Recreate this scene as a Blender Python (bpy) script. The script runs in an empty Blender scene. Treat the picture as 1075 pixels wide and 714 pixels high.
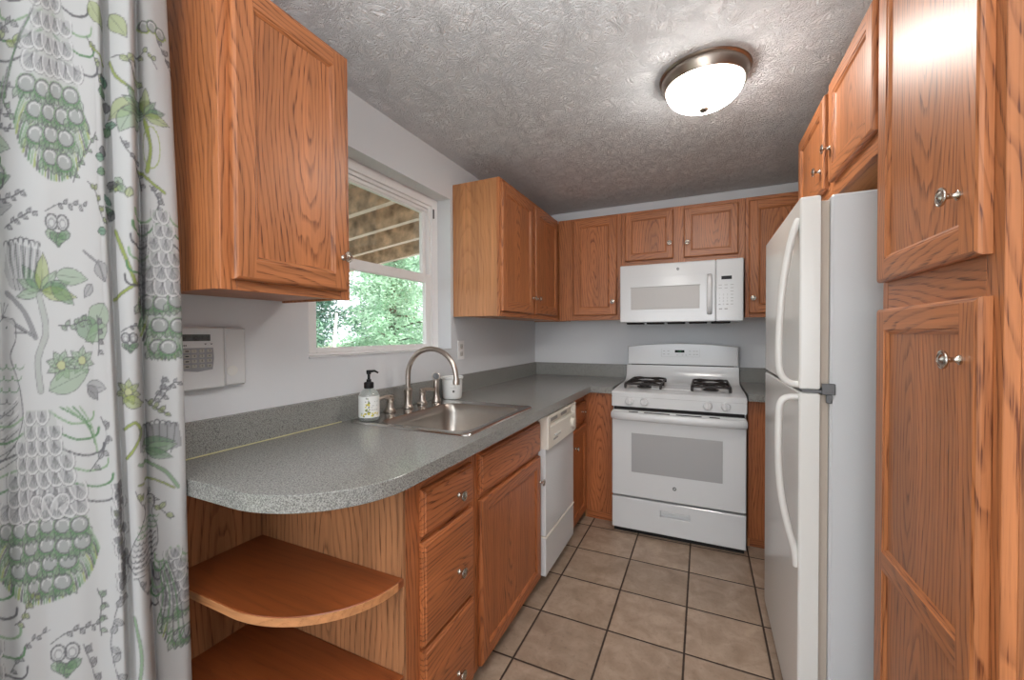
import bpy, bmesh, math, random
import numpy as np
from mathutils import Vector, Matrix
random.seed(7)
S = bpy.context.scene
COL = S.collection
PI = math.pi

# ------------------------------------------------------------------ camera, world, light, exposure
R_ = Vector((0.90617, 0.42288, -0.0047)); U_ = Vector((-0.00221, 0.01585, 0.99987)); F_ = Vector((-0.4229, 0.90605, -0.0153))
cd = bpy.data.cameras.new('camera'); cam = bpy.data.objects.new('camera', cd); COL.objects.link(cam)
m3 = Matrix((R_, U_, -F_)).transposed()
cam.matrix_world = Matrix.Translation((1.3494, -3.3735, 1.2689)) @ m3.to_4x4()
cd.sensor_width = 36; cd.lens = 429.04 / 1075 * 36; cd.clip_start = 0.02; cd.clip_end = 200
S.camera = cam
S.view_settings.view_transform = 'Standard'; S.view_settings.look = 'None'
S.view_settings.gamma = 1; S.view_settings.use_curve_mapping = False
S.view_settings.exposure = 0.6
S.cycles.use_denoising = True
S.cycles.max_bounces = 10; S.cycles.diffuse_bounces = 6; S.cycles.sample_clamp_indirect = 6

W = bpy.data.worlds.new('sky'); S.world = W; W.use_nodes = True
wn = W.node_tree; bg = wn.nodes['Background']
bg.inputs[0].default_value = (0.86, 0.93, 1.0, 1); bg.inputs[1].default_value = 1.7

def light(name, kind, loc, energy, color=(1, 1, 1), **k):
    l = bpy.data.lights.new(name, kind); l.energy = energy; l.color = color
    for a, b in k.items(): setattr(l, a, b)
    o = bpy.data.objects.new(name, l); COL.objects.link(o); o.location = loc
    return o
def aim(o, d): o.rotation_euler = Vector(d).to_track_quat('-Z', 'Y').to_euler()
sun = light('sun', 'SUN', (6, 0, 8), 4.0, (1, 0.96, 0.88), angle=0.02); aim(sun, (-0.62, 0.25, -0.75))
rear_fill = light('rear_fill_panel', 'AREA', (1.1, -6.42, 1.45), 30, (0.95, 0.975, 1.0), shape='RECTANGLE', size=2.2, size_y=1.5); aim(rear_fill, (0, 1, -0.05))  # added unseen area light, brightens the room from behind the camera
light('foreground_fill', 'POINT', (1.0, -3.75, 1.98), 7, (1, .97, .93), shadow_soft_size=.16)  # added unseen point light that lifts the foreground
up = light('ceiling_fill', 'SPOT', (1.45, -3.45, 1.55), 115, (1, .99, .97), spot_size=math.radians(134), spot_blend=.6, shadow_soft_size=.15); aim(up, (0, .12, 1))  # added unseen spot aimed up to brighten the ceiling
LAMP_STRENGTH = 25.0

# ------------------------------------------------------------------ materials
def mat(name, color=(0.8, 0.8, 0.8), rough=0.5, metal=0.0, spec=0.5, emit=None, es=0, coat=0, trans=0, noise=None, bump=None):
    m = bpy.data.materials.new(name); m.use_nodes = True
    nt = m.node_tree; b = nt.nodes['Principled BSDF']
    b.inputs['Base Color'].default_value = (*color, 1); b.inputs['Roughness'].default_value = rough
    b.inputs['Metallic'].default_value = metal; b.inputs['Specular IOR Level'].default_value = spec
    b.inputs['Coat Weight'].default_value = coat; b.inputs['Coat Roughness'].default_value = 0.15
    b.inputs['Transmission Weight'].default_value = trans
    if emit: b.inputs['Emission Color'].default_value = (*emit, 1); b.inputs['Emission Strength'].default_value = es
    if noise:
        sc, amt = noise
        tc = nt.nodes.new('ShaderNodeTexCoord'); n = nt.nodes.new('ShaderNodeTexNoise'); n.inputs['Scale'].default_value = sc
        n.inputs['Detail'].default_value = 4
        nt.links.new(tc.outputs['Object'], n.inputs['Vector'])
        r = nt.nodes.new('ShaderNodeMapRange'); r.inputs[3].default_value = 1 - amt; r.inputs[4].default_value = 1 + amt
        r.inputs[1].default_value = .3; r.inputs[2].default_value = .7
        nt.links.new(n.outputs['Fac'], r.inputs[0])
        v = nt.nodes.new('ShaderNodeVectorMath'); v.operation = 'SCALE'; v.inputs[0].default_value = color
        nt.links.new(r.outputs[0], v.inputs['Scale']); nt.links.new(v.outputs[0], b.inputs['Base Color'])
    if bump:
        sc, st = bump
        tc = nt.nodes.new('ShaderNodeTexCoord'); n = nt.nodes.new('ShaderNodeTexNoise'); n.inputs['Scale'].default_value = sc
        nt.links.new(tc.outputs['Object'], n.inputs['Vector'])
        bp = nt.nodes.new('ShaderNodeBump'); bp.inputs['Strength'].default_value = st; bp.inputs['Distance'].default_value = 0.002
        nt.links.new(n.outputs['Fac'], bp.inputs['Height']); nt.links.new(bp.outputs[0], b.inputs['Normal'])
    return m

class G:                                   # small node-graph helper
    def __init__(s, m): s.nt = m.node_tree; s.L = s.nt.links
    def n(s, t, **k):
        x = s.nt.nodes.new(t)
        for a, b in k.items(): setattr(x, a, b)
        return x
    def put(s, sock, v):
        if isinstance(v, bpy.types.NodeSocket): s.L.new(v, sock)
        else: sock.default_value = v
    def m(s, op, *a):
        x = s.n('ShaderNodeMath', operation=op)
        for i, v in enumerate(a): s.put(x.inputs[i], v)
        return x.outputs[0]
    def v(s, op, *a):
        x = s.n('ShaderNodeVectorMath', operation=op)
        for i, v in enumerate(a): s.put(x.inputs[i], v)
        return x.outputs[0]
    def scale(s, vec, f):
        x = s.n('ShaderNodeVectorMath', operation='SCALE'); s.put(x.inputs[0], vec); s.put(x.inputs['Scale'], f); return x.outputs[0]
    def noise(s, vec, scale, detail=2, rough=.5, dist=0):
        x = s.n('ShaderNodeTexNoise'); s.put(x.inputs['Vector'], vec); x.inputs['Scale'].default_value = scale
        x.inputs['Detail'].default_value = detail; x.inputs['Roughness'].default_value = rough; x.inputs['Distortion'].default_value = dist
        return x.outputs['Fac']
    def rng(s, v, a, b, c, d):
        x = s.n('ShaderNodeMapRange'); s.put(x.inputs[0], v)
        for i, k in enumerate((a, b, c, d)): x.inputs[i + 1].default_value = k
        return x.outputs[0]
    def mix(s, f, a, b, mode='MIX'):
        x = s.n('ShaderNodeMix', data_type='RGBA', blend_type=mode); s.put(x.inputs[0], f)
        for i, v in ((6, a), (7, b)):
            s.put(x.inputs[i], v if isinstance(v, bpy.types.NodeSocket) else (*v, 1))
        return x.outputs[2]

def oak(name, light_c, dark_c, rough=0.42, ring=0.0135, contrast=1.0, coat=0.14):
    m = mat(name, light_c, rough); g = G(m); b = g.nt.nodes['Principled BSDF']
    at = g.n('ShaderNodeAttribute', attribute_name='grain'); vec = at.outputs['Vector']
    sp = g.n('ShaderNodeSeparateXYZ'); g.L.new(vec, sp.inputs[0]); A, L, D = sp.outputs
    w1 = g.noise(g.v('MULTIPLY', vec, (9, 2.2, 9)), 1, 2)
    w2 = g.noise(g.v('MULTIPLY', g.v('ADD', vec, (3.1, 7.7, 1.3)), (26, 4.5, 26)), 1, 2)
    Aw = g.m('ADD', A, g.m('MULTIPLY', g.m('SUBTRACT', w1, .5), .07))
    Dw = g.m('ADD', g.m('ADD', D, g.m('MULTIPLY', L, .17)), g.m('MULTIPLY', g.m('SUBTRACT', w2, .5), .03))
    r = g.m('SQRT', g.m('ADD', g.m('MULTIPLY', Aw, Aw), g.m('MULTIPLY', Dw, Dw)))
    ph = g.m('FRACT', g.m('DIVIDE', r, ring))
    early = g.m('MULTIPLY', g.rng(ph, 0.0, 0.10, 0, 1), g.rng(ph, 0.12, 0.45, 1, 0))       # dark porous early wood line
    fib = g.noise(g.v('MULTIPLY', vec, (420, 11, 420)), 1, 2)                                 # pores drawn out along the grain
    pores = g.rng(fib, .5, .66, 0, 1)
    streak = g.noise(g.v('MULTIPLY', vec, (70, 1.6, 70)), 1, 3)
    broad = g.noise(g.v('MULTIPLY', vec, (11, 1.1, 11)), 1, 2)
    k = g.m('MULTIPLY', early, g.m('ADD', .35, g.m('MULTIPLY', pores, .75)))
    k = g.m('ADD', g.m('MULTIPLY', k, .8 * contrast), g.m('MULTIPLY', pores, .13 * contrast))
    k = g.m('MINIMUM', k, 1.0)
    c = g.mix(k, light_c, dark_c)
    tone = g.m('MULTIPLY', g.rng(streak, .3, .7, .86, 1.12), g.rng(broad, .3, .7, .86, 1.14))
    c = g.scale(c, tone)
    g.L.new(c, b.inputs['Base Color'])
    bp = g.n('ShaderNodeBump'); bp.inputs['Strength'].default_value = .12; bp.inputs['Distance'].default_value = .001
    g.L.new(g.m('SUBTRACT', 1.0, k), bp.inputs['Height']); g.L.new(bp.outputs[0], b.inputs['Normal'])
    b.inputs['Coat Weight'].default_value = coat; b.inputs['Coat Roughness'].default_value = .32; b.inputs['Specular IOR Level'].default_value = .4
    return m

M = {}
M['oak'] = oak('honey_oak', (0.435, 0.158, 0.056), (0.12, 0.030, 0.008), contrast=1.4)
M['oak_side'] = oak('honey_oak_veneer', (0.50, 0.225, 0.092), (0.30, 0.11, 0.037), ring=.02, contrast=.75)
M['oak_panel'] = oak('grainy_oak_veneer', (0.38, 0.168, 0.073), (0.10, 0.034, 0.011), ring=.019, contrast=1.3, coat=.05)
M['oak_shelf'] = oak('varnished_shelf_oak', (0.25, 0.064, 0.017), (0.13, 0.028, 0.007), rough=.3, ring=.03, contrast=.6, coat=.35)
M['oak_dark'] = oak('base_oak', (0.41, 0.132, 0.043), (0.10, 0.022, 0.005), contrast=1.4)
M['wall'] = mat('wall_paint', (0.675, 0.695, 0.715), .6, spec=.25, bump=(220, .08))
M['trim'] = mat('white_vinyl', (0.86, 0.86, 0.86), .4)
M['white'] = mat('white_enamel', (0.635, 0.645, 0.65), .15)
M['cream'] = mat('bisque_enamel', (0.66, 0.655, 0.625), .25)
M['cream_panel'] = mat('bisque_plastic', (0.74, 0.70, 0.62), .35)
M['fridge'] = mat('fridge_enamel', (0.57, 0.585, 0.595), .3, bump=(260, .05))
M['gasket'] = mat('beige_gasket', (0.42, 0.36, 0.30), .6)
M['greyplastic'] = mat('grey_plastic', (0.12, 0.125, 0.13), .4)
M['black'] = mat('black_plastic', (0.012, 0.012, 0.013), .35, spec=.15)
M['iron'] = mat('cast_iron', (0.022, 0.017, 0.016), .5, noise=(60, .3))
M['dark'] = mat('dark_gap', (0.01, 0.008, 0.008), .8)
M['nickel'] = mat('satin_nickel', (0.56, 0.52, 0.46), .22, 1)
M['brushed'] = mat('brushed_nickel', (0.50, 0.44, 0.39), .3, 1)
M['steel'] = mat('stainless_steel', (0.42, 0.385, 0.35), .3, 1, noise=(8, .08))
M['steel_rim'] = mat('stainless_rim', (0.62, 0.61, 0.59), .2, 1)
M['bronze'] = mat('brushed_lamp_metal', (0.30, 0.255, 0.22), .32, 1)
M['ovenglass'] = mat('oven_glass', (0.36, 0.36, 0.36), .15)
M['microglass'] = mat('microwave_window', (0.46, 0.445, 0.43), .35)
M['lamp_glass'] = mat('frosted_lamp_glass', (0.9, 0.88, 0.84), .4, emit=(1, 0.95, 0.89), es=LAMP_STRENGTH)
M['display'] = mat('green_display', (0.004, 0.010, 0.005), .35, spec=.1)
M['digits'] = mat('display_digits', (0.02, 0.2, 0.06), .4, emit=(0.1, 0.8, 0.25), es=.12)
M['print_grey'] = mat('grey_print', (0.33, 0.33, 0.32), .5)
M['print_dark'] = mat('dark_print', (0.06, 0.06, 0.06), .5)
M['lcd'] = mat('lcd_glass', (0.075, 0.08, 0.08), .2, noise=(90, .4))
M['keys'] = mat('keypad_keys', (0.44, 0.43, 0.39), .5)
M['keyplate'] = mat('keypad_plate', (0.30, 0.31, 0.33), .5)
M['ceramic'] = mat('white_ceramic', (0.75, 0.76, 0.75), .25)
M['label'] = mat('paper_label', (0.78, 0.79, 0.76), .5)
M['lemon'] = mat('lemon_print', (0.66, 0.56, 0.06), .5)
M['leafprint'] = mat('leaf_print', (0.22, 0.27, 0.08), .5)
M['soap'] = mat('clear_bottle', (0.80, 0.85, 0.83), .06, trans=.85)
M['foil'] = mat('light_reflection_strip', (0.8, 0.8, 0.8), .3)
M['caulk'] = mat('yellowed_caulk', (0.52, 0.49, 0.27), .6)
M['bark'] = mat('bark', (0.13, 0.105, 0.085), .9, noise=(7, .4))
M['palebark'] = mat('pale_bark', (0.62, 0.58, 0.54), .8, noise=(6, .25))
M['grass'] = mat('grass', (0.24, 0.25, 0.17), .9, noise=(1.5, .3))
M['rafter'] = mat('weathered_lumber', (0.56, 0.40, 0.30), .85, noise=(9, .6))
M['rafter_lit'] = mat('pinkish_lit_lumber', (0.72, 0.56, 0.48), .8, noise=(5, .2))  # light on the rafter undersides put into a paler colour
M['roofboard'] = mat('roof_boards', (0.36, 0.28, 0.2), .9, noise=(6, .4))

def glass_mat():
    m = bpy.data.materials.new('window_glass'); m.use_nodes = True; nt = m.node_tree; nt.nodes.clear()
    o = nt.nodes.new('ShaderNodeOutputMaterial'); t = nt.nodes.new('ShaderNodeBsdfTransparent'); t.inputs[0].default_value = (.97, .98, .975, 1)
    gl = nt.nodes.new('ShaderNodeBsdfGlossy'); gl.inputs['Roughness'].default_value = .02
    mx = nt.nodes.new('ShaderNodeMixShader'); mx.inputs[0].default_value = .05
    nt.links.new(t.outputs[0], mx.inputs[1]); nt.links.new(gl.outputs[0], mx.inputs[2]); nt.links.new(mx.outputs[0], o.inputs[0])
    return m
M['glass'] = glass_mat()

def leaf_mat(name, c):
    m = mat(name, c, .6, noise=(3.0, .45)); g = G(m); b = g.nt.nodes['Principled BSDF']
    src = b.inputs['Base Color'].links[0].from_socket
    tr = g.n('ShaderNodeBsdfTranslucent'); g.L.new(src, tr.inputs[0])
    mx = g.n('ShaderNodeMixShader'); mx.inputs[0].default_value = .45
    out = g.nt.nodes['Material Output']
    g.L.new(b.outputs[0], mx.inputs[1]); g.L.new(tr.outputs[0], mx.inputs[2]); g.L.new(mx.outputs[0], out.inputs[0])
    return m
M['leaf_mint'] = leaf_mat('light_foliage', (0.46, 0.64, 0.47))
M['leaf_mid'] = leaf_mat('mid_foliage', (0.28, 0.46, 0.33))
M['leaf_dark'] = leaf_mat('dark_foliage', (0.15, 0.27, 0.21))

def ceiling_mat():
    m = mat('textured_ceiling', (0.78, 0.80, 0.83), .7, spec=.3); g = G(m); b = g.nt.nodes['Principled BSDF']
    tc = g.n('ShaderNodeTexCoord'); v = tc.outputs['Object']
    w = g.n('ShaderNodeTexNoise'); w.inputs['Scale'].default_value = 9; w.inputs['Detail'].default_value = 1; g.L.new(v, w.inputs['Vector'])
    vw = g.v('ADD', v, g.v('MULTIPLY', w.outputs['Color'], (.16, .16, .16)))
    a = g.noise(vw, 38, 3, .6, 1.6); c = g.noise(v, 120, 2, .5, .5)
    ridge = g.m('SUBTRACT', 1.0, g.m('ABSOLUTE', g.m('MULTIPLY', g.m('SUBTRACT', a, .5), 6.0)))
    ridge = g.m('MAXIMUM', ridge, 0.0)
    h = g.m('ADD', ridge, g.m('MULTIPLY', c, .5))
    bp = g.n('ShaderNodeBump'); bp.inputs['Strength'].default_value = .85; bp.inputs['Distance'].default_value = .006
    g.L.new(h, bp.inputs['Height']); g.L.new(bp.outputs[0], b.inputs['Normal'])
    return m
M['ceiling'] = ceiling_mat()

def floor_mat():
    m = mat('beige_floor_tile', (0.4, 0.3, 0.22), .42, spec=.4); g = G(m); b = g.nt.nodes['Principled BSDF']
    tc = g.n('ShaderNodeTexCoord'); v = tc.outputs['Object']; sp = g.n('ShaderNodeSeparateXYZ'); g.L.new(v, sp.inputs[0])
    T = 0.3029
    ux = g.m('DIVIDE', g.m('SUBTRACT', sp.outputs[0], .6795), T); uy = g.m('DIVIDE', g.m('ADD', sp.outputs[1], 1.0337), T)
    def edge(u):
        f = g.m('FRACT', u); return g.m('MINIMUM', f, g.m('SUBTRACT', 1.0, f))
    e = g.m('MINIMUM', edge(ux), edge(uy))
    nz = g.noise(v, 60, 2); e2 = g.m('ADD', e, g.m('MULTIPLY', g.m('SUBTRACT', nz, .5), .006))
    tile = g.rng(e2, .010, .016, 0, 1)
    cell = g.n('ShaderNodeCombineXYZ'); g.L.new(g.m('FLOOR', ux), cell.inputs[0]); g.L.new(g.m('FLOOR', uy), cell.inputs[1])
    wn_ = g.n('ShaderNodeTexWhiteNoise'); g.L.new(cell.outputs[0], wn_.inputs['Vector'])
    n1 = g.noise(g.v('ADD', v, g.v('MULTIPLY', wn_.outputs['Color'], (5, 5, 5))), 11, 5, .6, .6); n2 = g.noise(v, 70, 3, .6)
    c = g.mix(g.rng(n1, .32, .68, 0, 1), (0.29, 0.205, 0.145), (0.44, 0.33, 0.245))
    c = g.mix(g.rng(n2, .55, .75, 0, .5), c, (0.20, 0.14, 0.10))
    s = g.scale(c, g.rng(wn_.outputs['Value'], 0, 1, .9, 1.08))
    c = g.mix(tile, (0.045, 0.028, 0.02), s)
    g.L.new(c, b.inputs['Base Color'])
    g.L.new(g.rng(tile, 0, 1, .85, .38), b.inputs['Roughness'])
    bp = g.n('ShaderNodeBump'); bp.inputs['Strength'].default_value = .5; bp.inputs['Distance'].default_value = .004
    g.L.new(g.m('ADD', g.rng(e2, .008, .03, 0, 1), g.m('MULTIPLY', n1, .12)), bp.inputs['Height']); g.L.new(bp.outputs[0], b.inputs['Normal'])
    return m
M['floor'] = floor_mat()

def laminate(name, base, rough):
    m = mat(name, base, rough, spec=.5); g = G(m); b = g.nt.nodes['Principled BSDF']
    tc = g.n('ShaderNodeTexCoord'); v = tc.outputs['Object']
    a = g.noise(v, 330, 2, .7); d = g.noise(v, 170, 2, .6)
    lo = tuple(x * .62 for x in base); hi = tuple(min(1, x * 1.38) for x in base)
    c = g.mix(g.rng(a, .40, .60, 0, 1), lo, hi)
    c = g.mix(g.rng(d, .58, .66, 0, .7), c, tuple(x * .42 for x in base))
    g.L.new(c, b.inputs['Base Color'])
    return m
M['laminate'] = laminate('speckled_laminate', (0.252, 0.252, 0.236), .21)

# ------------------------------------------------------------------ mesh helpers
class MB:
    """collects faces; corners may carry a wood-grain coordinate (across, along, depth)"""
    def __init__(s): s.v = []; s.f = []; s.g = []; s.mi = []
    def face(s, pts, grain=None, mi=0):
        i = len(s.v); s.v += [tuple(p) for p in pts]; s.f.append(list(range(i, i + len(pts))))
        s.g.append([grain(p) for p in pts] if grain else [(0, 0, 0)] * len(pts)); s.mi.append(mi)
    def box(s, lo, hi, ch=.0015, along=None, seed=None, spread=0, mi=0, flat=False):
        lo, hi = [min(a, b) for a, b in zip(lo, hi)], [max(a, b) for a, b in zip(lo, hi)]
        gr = wood(lo, hi, along, spread, flat) if along is not None else None
        ch = min(ch, *[(b - a) * .45 for a, b in zip(lo, hi)])
        def P(sx, sy, sz, ax):          # corner pulled onto face ax
            q = []
            for k, sg in enumerate((sx, sy, sz)):
                e = hi[k] if sg > 0 else lo[k]
                q.append(e if k == ax else e - sg * ch)
            return tuple(q)
        for ax in range(3):
            o = [k for k in range(3) if k != ax]
            for sg in (-1, 1):
                c = []
                for a, b in ((-1, -1), (1, -1), (1, 1), (-1, 1)):
                    t = [0, 0, 0]; t[ax] = sg; t[o[0]] = a; t[o[1]] = b; c.append(P(*t, ax))
                s.face(c, gr, mi)
        if ch > 0:
            for ax in range(3):          # edges parallel to ax
                o = [k for k in range(3) if k != ax]
                for a in (-1, 1):
                    for b in (-1, 1):
                        q = []
                        for e, fa in ((-1, o[0]), (1, o[0]), (1, o[1]), (-1, o[1])):
                            t = [0, 0, 0]; t[ax] = e; t[o[0]] = a; t[o[1]] = b; q.append(P(*t, fa))
                        s.face(q, gr, mi)
            for a in (-1, 1):
                for b in (-1, 1):
                    for c in (-1, 1): s.face([P(a, b, c, k) for k in range(3)], gr, mi)
        return s
    def rings(s, rings, close=True, cap0=True, cap1=True, mi=0, grain=None):
        for r0, r1 in zip(rings, rings[1:]):
            n = len(r0)
            for i in range(n if close else n - 1):
                j = (i + 1) % n; s.face([r0[i], r0[j], r1[j], r1[i]], grain, mi)
        if cap0: s.face(list(reversed(rings[0])), grain, mi)
        if cap1: s.face(rings[-1], grain, mi)
        return s
    def lathe(s, prof, Mx, n=24, mi=0):
        """prof: list of (radius, height); revolved about local z then moved by Mx"""
        rr = []
        for r, h in prof:
            r = max(r, 1e-5)
            rr.append([tuple(Mx @ Vector((r * math.cos(2 * PI * k / n), r * math.sin(2 * PI * k / n), h))) for k in range(n)])
        return s.rings(rr, mi=mi)
    def tube(s, path, r, n=12, mi=0, sx=1, up=None):
        path = [Vector(p) for p in path]; rr = []; prev = None
        rad = r if isinstance(r, (list, tuple)) else [r] * len(path)
        for i, p in enumerate(path):
            d = (path[min(i + 1, len(path) - 1)] - path[max(i - 1, 0)]).normalized()
            ref = Vector(up) if up else (prev if prev else (Vector((0, 0, 1)) if abs(d.z) < .9 else Vector((0, 1, 0))))
            a = ref - d * ref.dot(d)
            a.normalize(); b = d.cross(a); prev = a
            rr.append([tuple(p + a * (rad[i] * math.cos(2 * PI * k / n)) + b * (rad[i] * sx * math.sin(2 * PI * k / n))) for k in range(n)])
        return s.rings(rr, mi=mi)
    def prism(s, poly, axis, a, b, ch=0, mi=0, grain=None):
        """extrude a 2-D outline along an axis from a to b, edges chamfered by ch"""
        o = [k for k in range(3) if k != axis]
        def ring(pts, h):
            out = []
            for p in pts:
                q = [0, 0, 0]; q[axis] = h; q[o[0]] = p[0]; q[o[1]] = p[1]; out.append(tuple(q))
            return out
        if ch:
            sm = inset2d(poly, ch)
            rr = [ring(sm, a), ring(poly, a + ch * (1 if b > a else -1)), ring(poly, b - ch * (1 if b > a else -1)), ring(sm, b)]
        else: rr = [ring(poly, a), ring(poly, b)]
        return s.rings(rr, mi=mi, grain=grain)

def inset2d(poly, d):
    n = len(poly); area = sum(poly[i][0] * poly[(i + 1) % n][1] - poly[(i + 1) % n][0] * poly[i][1] for i in range(n))
    sg = 1 if area > 0 else -1; out = []
    for i in range(n):
        p0, p1, p2 = Vector(poly[i - 1]), Vector(poly[i]), Vector(poly[(i + 1) % n])
        e1 = (p1 - p0).normalized(); e2 = (p2 - p1).normalized()
        n1 = Vector((-e1.y, e1.x)) * sg; n2 = Vector((-e2.y, e2.x)) * sg
        k = (n1 + n2); L = max(.35, 1 + n1.dot(n2)); out.append(tuple(p1 + k * (d / L)))
    return out

def wood(lo, hi, along, spread=0, flat=False):
    """grain function of one board: spread = how far the board lies from the heart of the tree"""
    o = [k for k in range(3) if k != along]
    wide = max(o, key=lambda k: hi[k] - lo[k]); thin = [k for k in o if k != wide][0]
    cw = (lo[wide] + hi[wide]) / 2; cl = (lo[along] + hi[along]) / 2; ct = (lo[thin] + hi[thin]) / 2
    a0 = random.choice((-1, 1)) * (spread + random.uniform(-.02, .02)); fl = random.choice((-1, 1))
    d0 = random.uniform(-.03, .03) if flat else random.uniform(.02, .10)
    l0 = random.uniform(0, 40); k = .17
    return lambda p: (p[wide] - cw + a0, fl * (p[along] - cl) + l0, (p[thin] - ct) + d0 - k * l0)

def build(name, mb, material, parent=None, origin=(0, 0, 0), smooth=35, **props):
    bm = bmesh.new(); gl = bm.loops.layers.float_vector.new('grain'); key = {}
    O = Vector(origin)
    for f, g, mi in zip(mb.f, mb.g, mb.mi):
        vs = []; gs = []
        for i, gg in zip(f, g):
            p = mb.v[i]; k = (round(p[0], 5), round(p[1], 5), round(p[2], 5))
            if k not in key: key[k] = bm.verts.new(Vector(p) - O)
            if key[k] not in vs: vs.append(key[k]); gs.append(gg)
        if len(vs) < 3: continue
        try: nf = bm.faces.new(vs)
        except ValueError: continue
        nf.material_index = mi
        for l, gg in zip(nf.loops, gs): l[gl] = gg
    bmesh.ops.recalc_face_normals(bm, faces=bm.faces)
    me = bpy.data.meshes.new(name); bm.to_mesh(me); bm.free()
    for mm in (material if isinstance(material, (list, tuple)) else [material]): me.materials.append(M[mm] if isinstance(mm, str) else mm)
    if smooth:
        me.polygons.foreach_set('use_smooth', [True] * len(me.polygons)); me.set_sharp_from_angle(angle=math.radians(smooth))
    o = bpy.data.objects.new(name, me); COL.objects.link(o)
    if parent: o.parent = parent
    else: o.location = O
    for k, v in props.items(): o[k] = v
    return o
def thing(name, label, cat, loc=(0, 0, 0), group=None):
    o = bpy.data.objects.new(name, None); COL.objects.link(o); o.location = loc; o.empty_display_size = .05
    o['label'] = label; o['category'] = cat
    if group: o['group'] = group
    return o
def tagged(o, label, cat, group=None):
    o['label'] = label; o['category'] = cat
    if group: o['group'] = group
    return o
def struct(name, mb, material, parent=None, origin=(0, 0, 0), **k): return build(name, mb, material, parent, origin, kind='structure', **k)
def text_mesh(body, size, Mx, mb, mi=0, align='CENTER'):
    """letters as flat faces, laid out at Mx"""
    c = bpy.data.curves.new('t', 'FONT'); c.body = body; c.size = size; c.align_x = align; c.align_y = 'CENTER'; c.resolution_u = 2
    o = bpy.data.objects.new('t', c); COL.objects.link(o); bpy.context.view_layer.update()
    me = bpy.data.meshes.new_from_object(o.evaluated_get(bpy.context.evaluated_depsgraph_get()))
    for p in me.polygons: mb.face([tuple(Mx @ me.vertices[i].co) for i in p.vertices], None, mi)
    bpy.data.objects.remove(o); bpy.data.curves.remove(c); bpy.data.meshes.remove(me)
def basis(o, x, y, z): 
    return Matrix.Translation(o) @ Matrix((Vector(x), Vector(y), Vector(z))).transposed().to_4x4()

# ------------------------------------------------------------------ setting
RW = 2.375; CH = 2.295; YR = -6.5
struct('floor', MB().box((-.15, YR - .1, -.1), (RW + .1, .12, 0), 0), 'floor')
struct('ceiling', MB().box((-.2, YR - .1, CH), (RW + .1, .12, CH + .15), 0), 'ceiling')
struct('wall_back', MB().box((-.15, 0, 0), (RW + .1, .12, CH), 0), 'wall')
struct('wall_right', MB().box((RW, YR, 0), (RW + .1, 0, CH), 0), 'wall')
WY0, WY1, WZ0, WZ1 = -2.30, -1.335, 1.18, 2.062          # kitchen window opening
DY0, DY1, DZ1 = -5.3, -3.10, 2.03                           # patio door opening, mostly behind the curtain
wl = MB(); T = -.15
def pane_wall(mb, y0, y1, z0, z1): mb.box((T, y0, z0), (0, y1, z1), 0)
pane_wall(wl, WY1, 0, 0, CH); pane_wall(wl, WY0, WY1, 0, WZ0); pane_wall(wl, WY0, WY1, WZ1, CH)
pane_wall(wl, DY1, WY0, 0, CH); pane_wall(wl, DY0, DY1, DZ1, CH); pane_wall(wl, YR, DY0, 0, CH)
struct('wall_left', wl, 'wall', smooth=0)
wr = MB()
for a, b, c, d in ((-.15, 0, 0, CH), (2.2, RW + .1, 0, CH), (0, 2.2, 0, .7), (0, 2.2, 2.2, CH)): wr.box((a, YR - .1, c), (b, YR, d), 0)
struct('wall_rear', wr, 'wall', smooth=0)

# window: vinyl double-hung unit set back in the opening
win = bpy.data.objects.new('window_1', None); COL.objects.link(win); win.location = (-.1, (WY0 + WY1) / 2, WZ0); win['kind'] = 'structure'
wo = tuple(win.location)
fx0, fx1 = -.15, -.09
f = MB(); fr = .055
f.box((fx0, WY0, WZ0), (fx1, WY0 + fr, WZ1)).box((fx0, WY1 - fr, WZ0), (fx1, WY1, WZ1)).box((fx0, WY0 + fr, WZ1 - .045), (fx1, WY1 - fr, WZ1)).box((fx0, WY0 + fr, WZ0), (fx1, WY1 - fr, WZ0 + .012))
f.box((fx0, WY0 + fr, WZ1 - .062), (fx1 - .012, WY1 - fr, WZ1 - .045)).box((fx0, WY0 + fr, WZ1 - .08), (fx1 - .024, WY1 - fr, WZ1 - .062))
f.box((fx0, WY1 - fr - .018, WZ0), (fx1 - .012, WY1 - fr, WZ1 - .06)).box((fx0, WY0 + fr, WZ0), (fx1 - .012, WY0 + fr + .018, WZ1 - .06))
struct('window_frame', f, 'trim', win, wo)
struct('sash_lock', MB().box((-.0895, WY1 - fr + .006, WZ1 - .115), (-.084, WY1 - fr + .016, WZ1 - .06), .002), 'dark', win, wo)
ZM = 1.585
def sash(name, x0, x1, z0, z1, rb, rt, st):
    y0, y1 = WY0 + fr + .02, WY1 - fr - .02; b = MB()
    b.box((x0, y0, z0), (x1, y0 + st, z1), .003).box((x0, y1 - st, z0), (x1, y1, z1), .003).box((x0, y0 + st, z0), (x1, y1 - st, z0 + rb), .003).box((x0, y0 + st, z1 - rt), (x1, y1 - st, z1), .003)
    o = struct(name, b, 'trim', win, wo)
    xm = (x0 + x1) / 2
    struct('pane', MB().box((xm - .002, y0 + st - .004, z0 + rb - .004), (xm + .002, y1 - st + .004, z1 - rt + .004), 0), 'glass', o, wo)
sash('upper_sash', -.147, -.122, ZM - .012, WZ1 - .07, .03, .018, .03)
sash('lower_sash', -.120, -.094, WZ0 + .012, ZM + .03, .022, .05, .04)
struct('trim_1', MB().box((-.092, WY0 + .001, WZ0 - .002), (.005, WY1 - .001, WZ0 + .004), .0015), 'wall')

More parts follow.
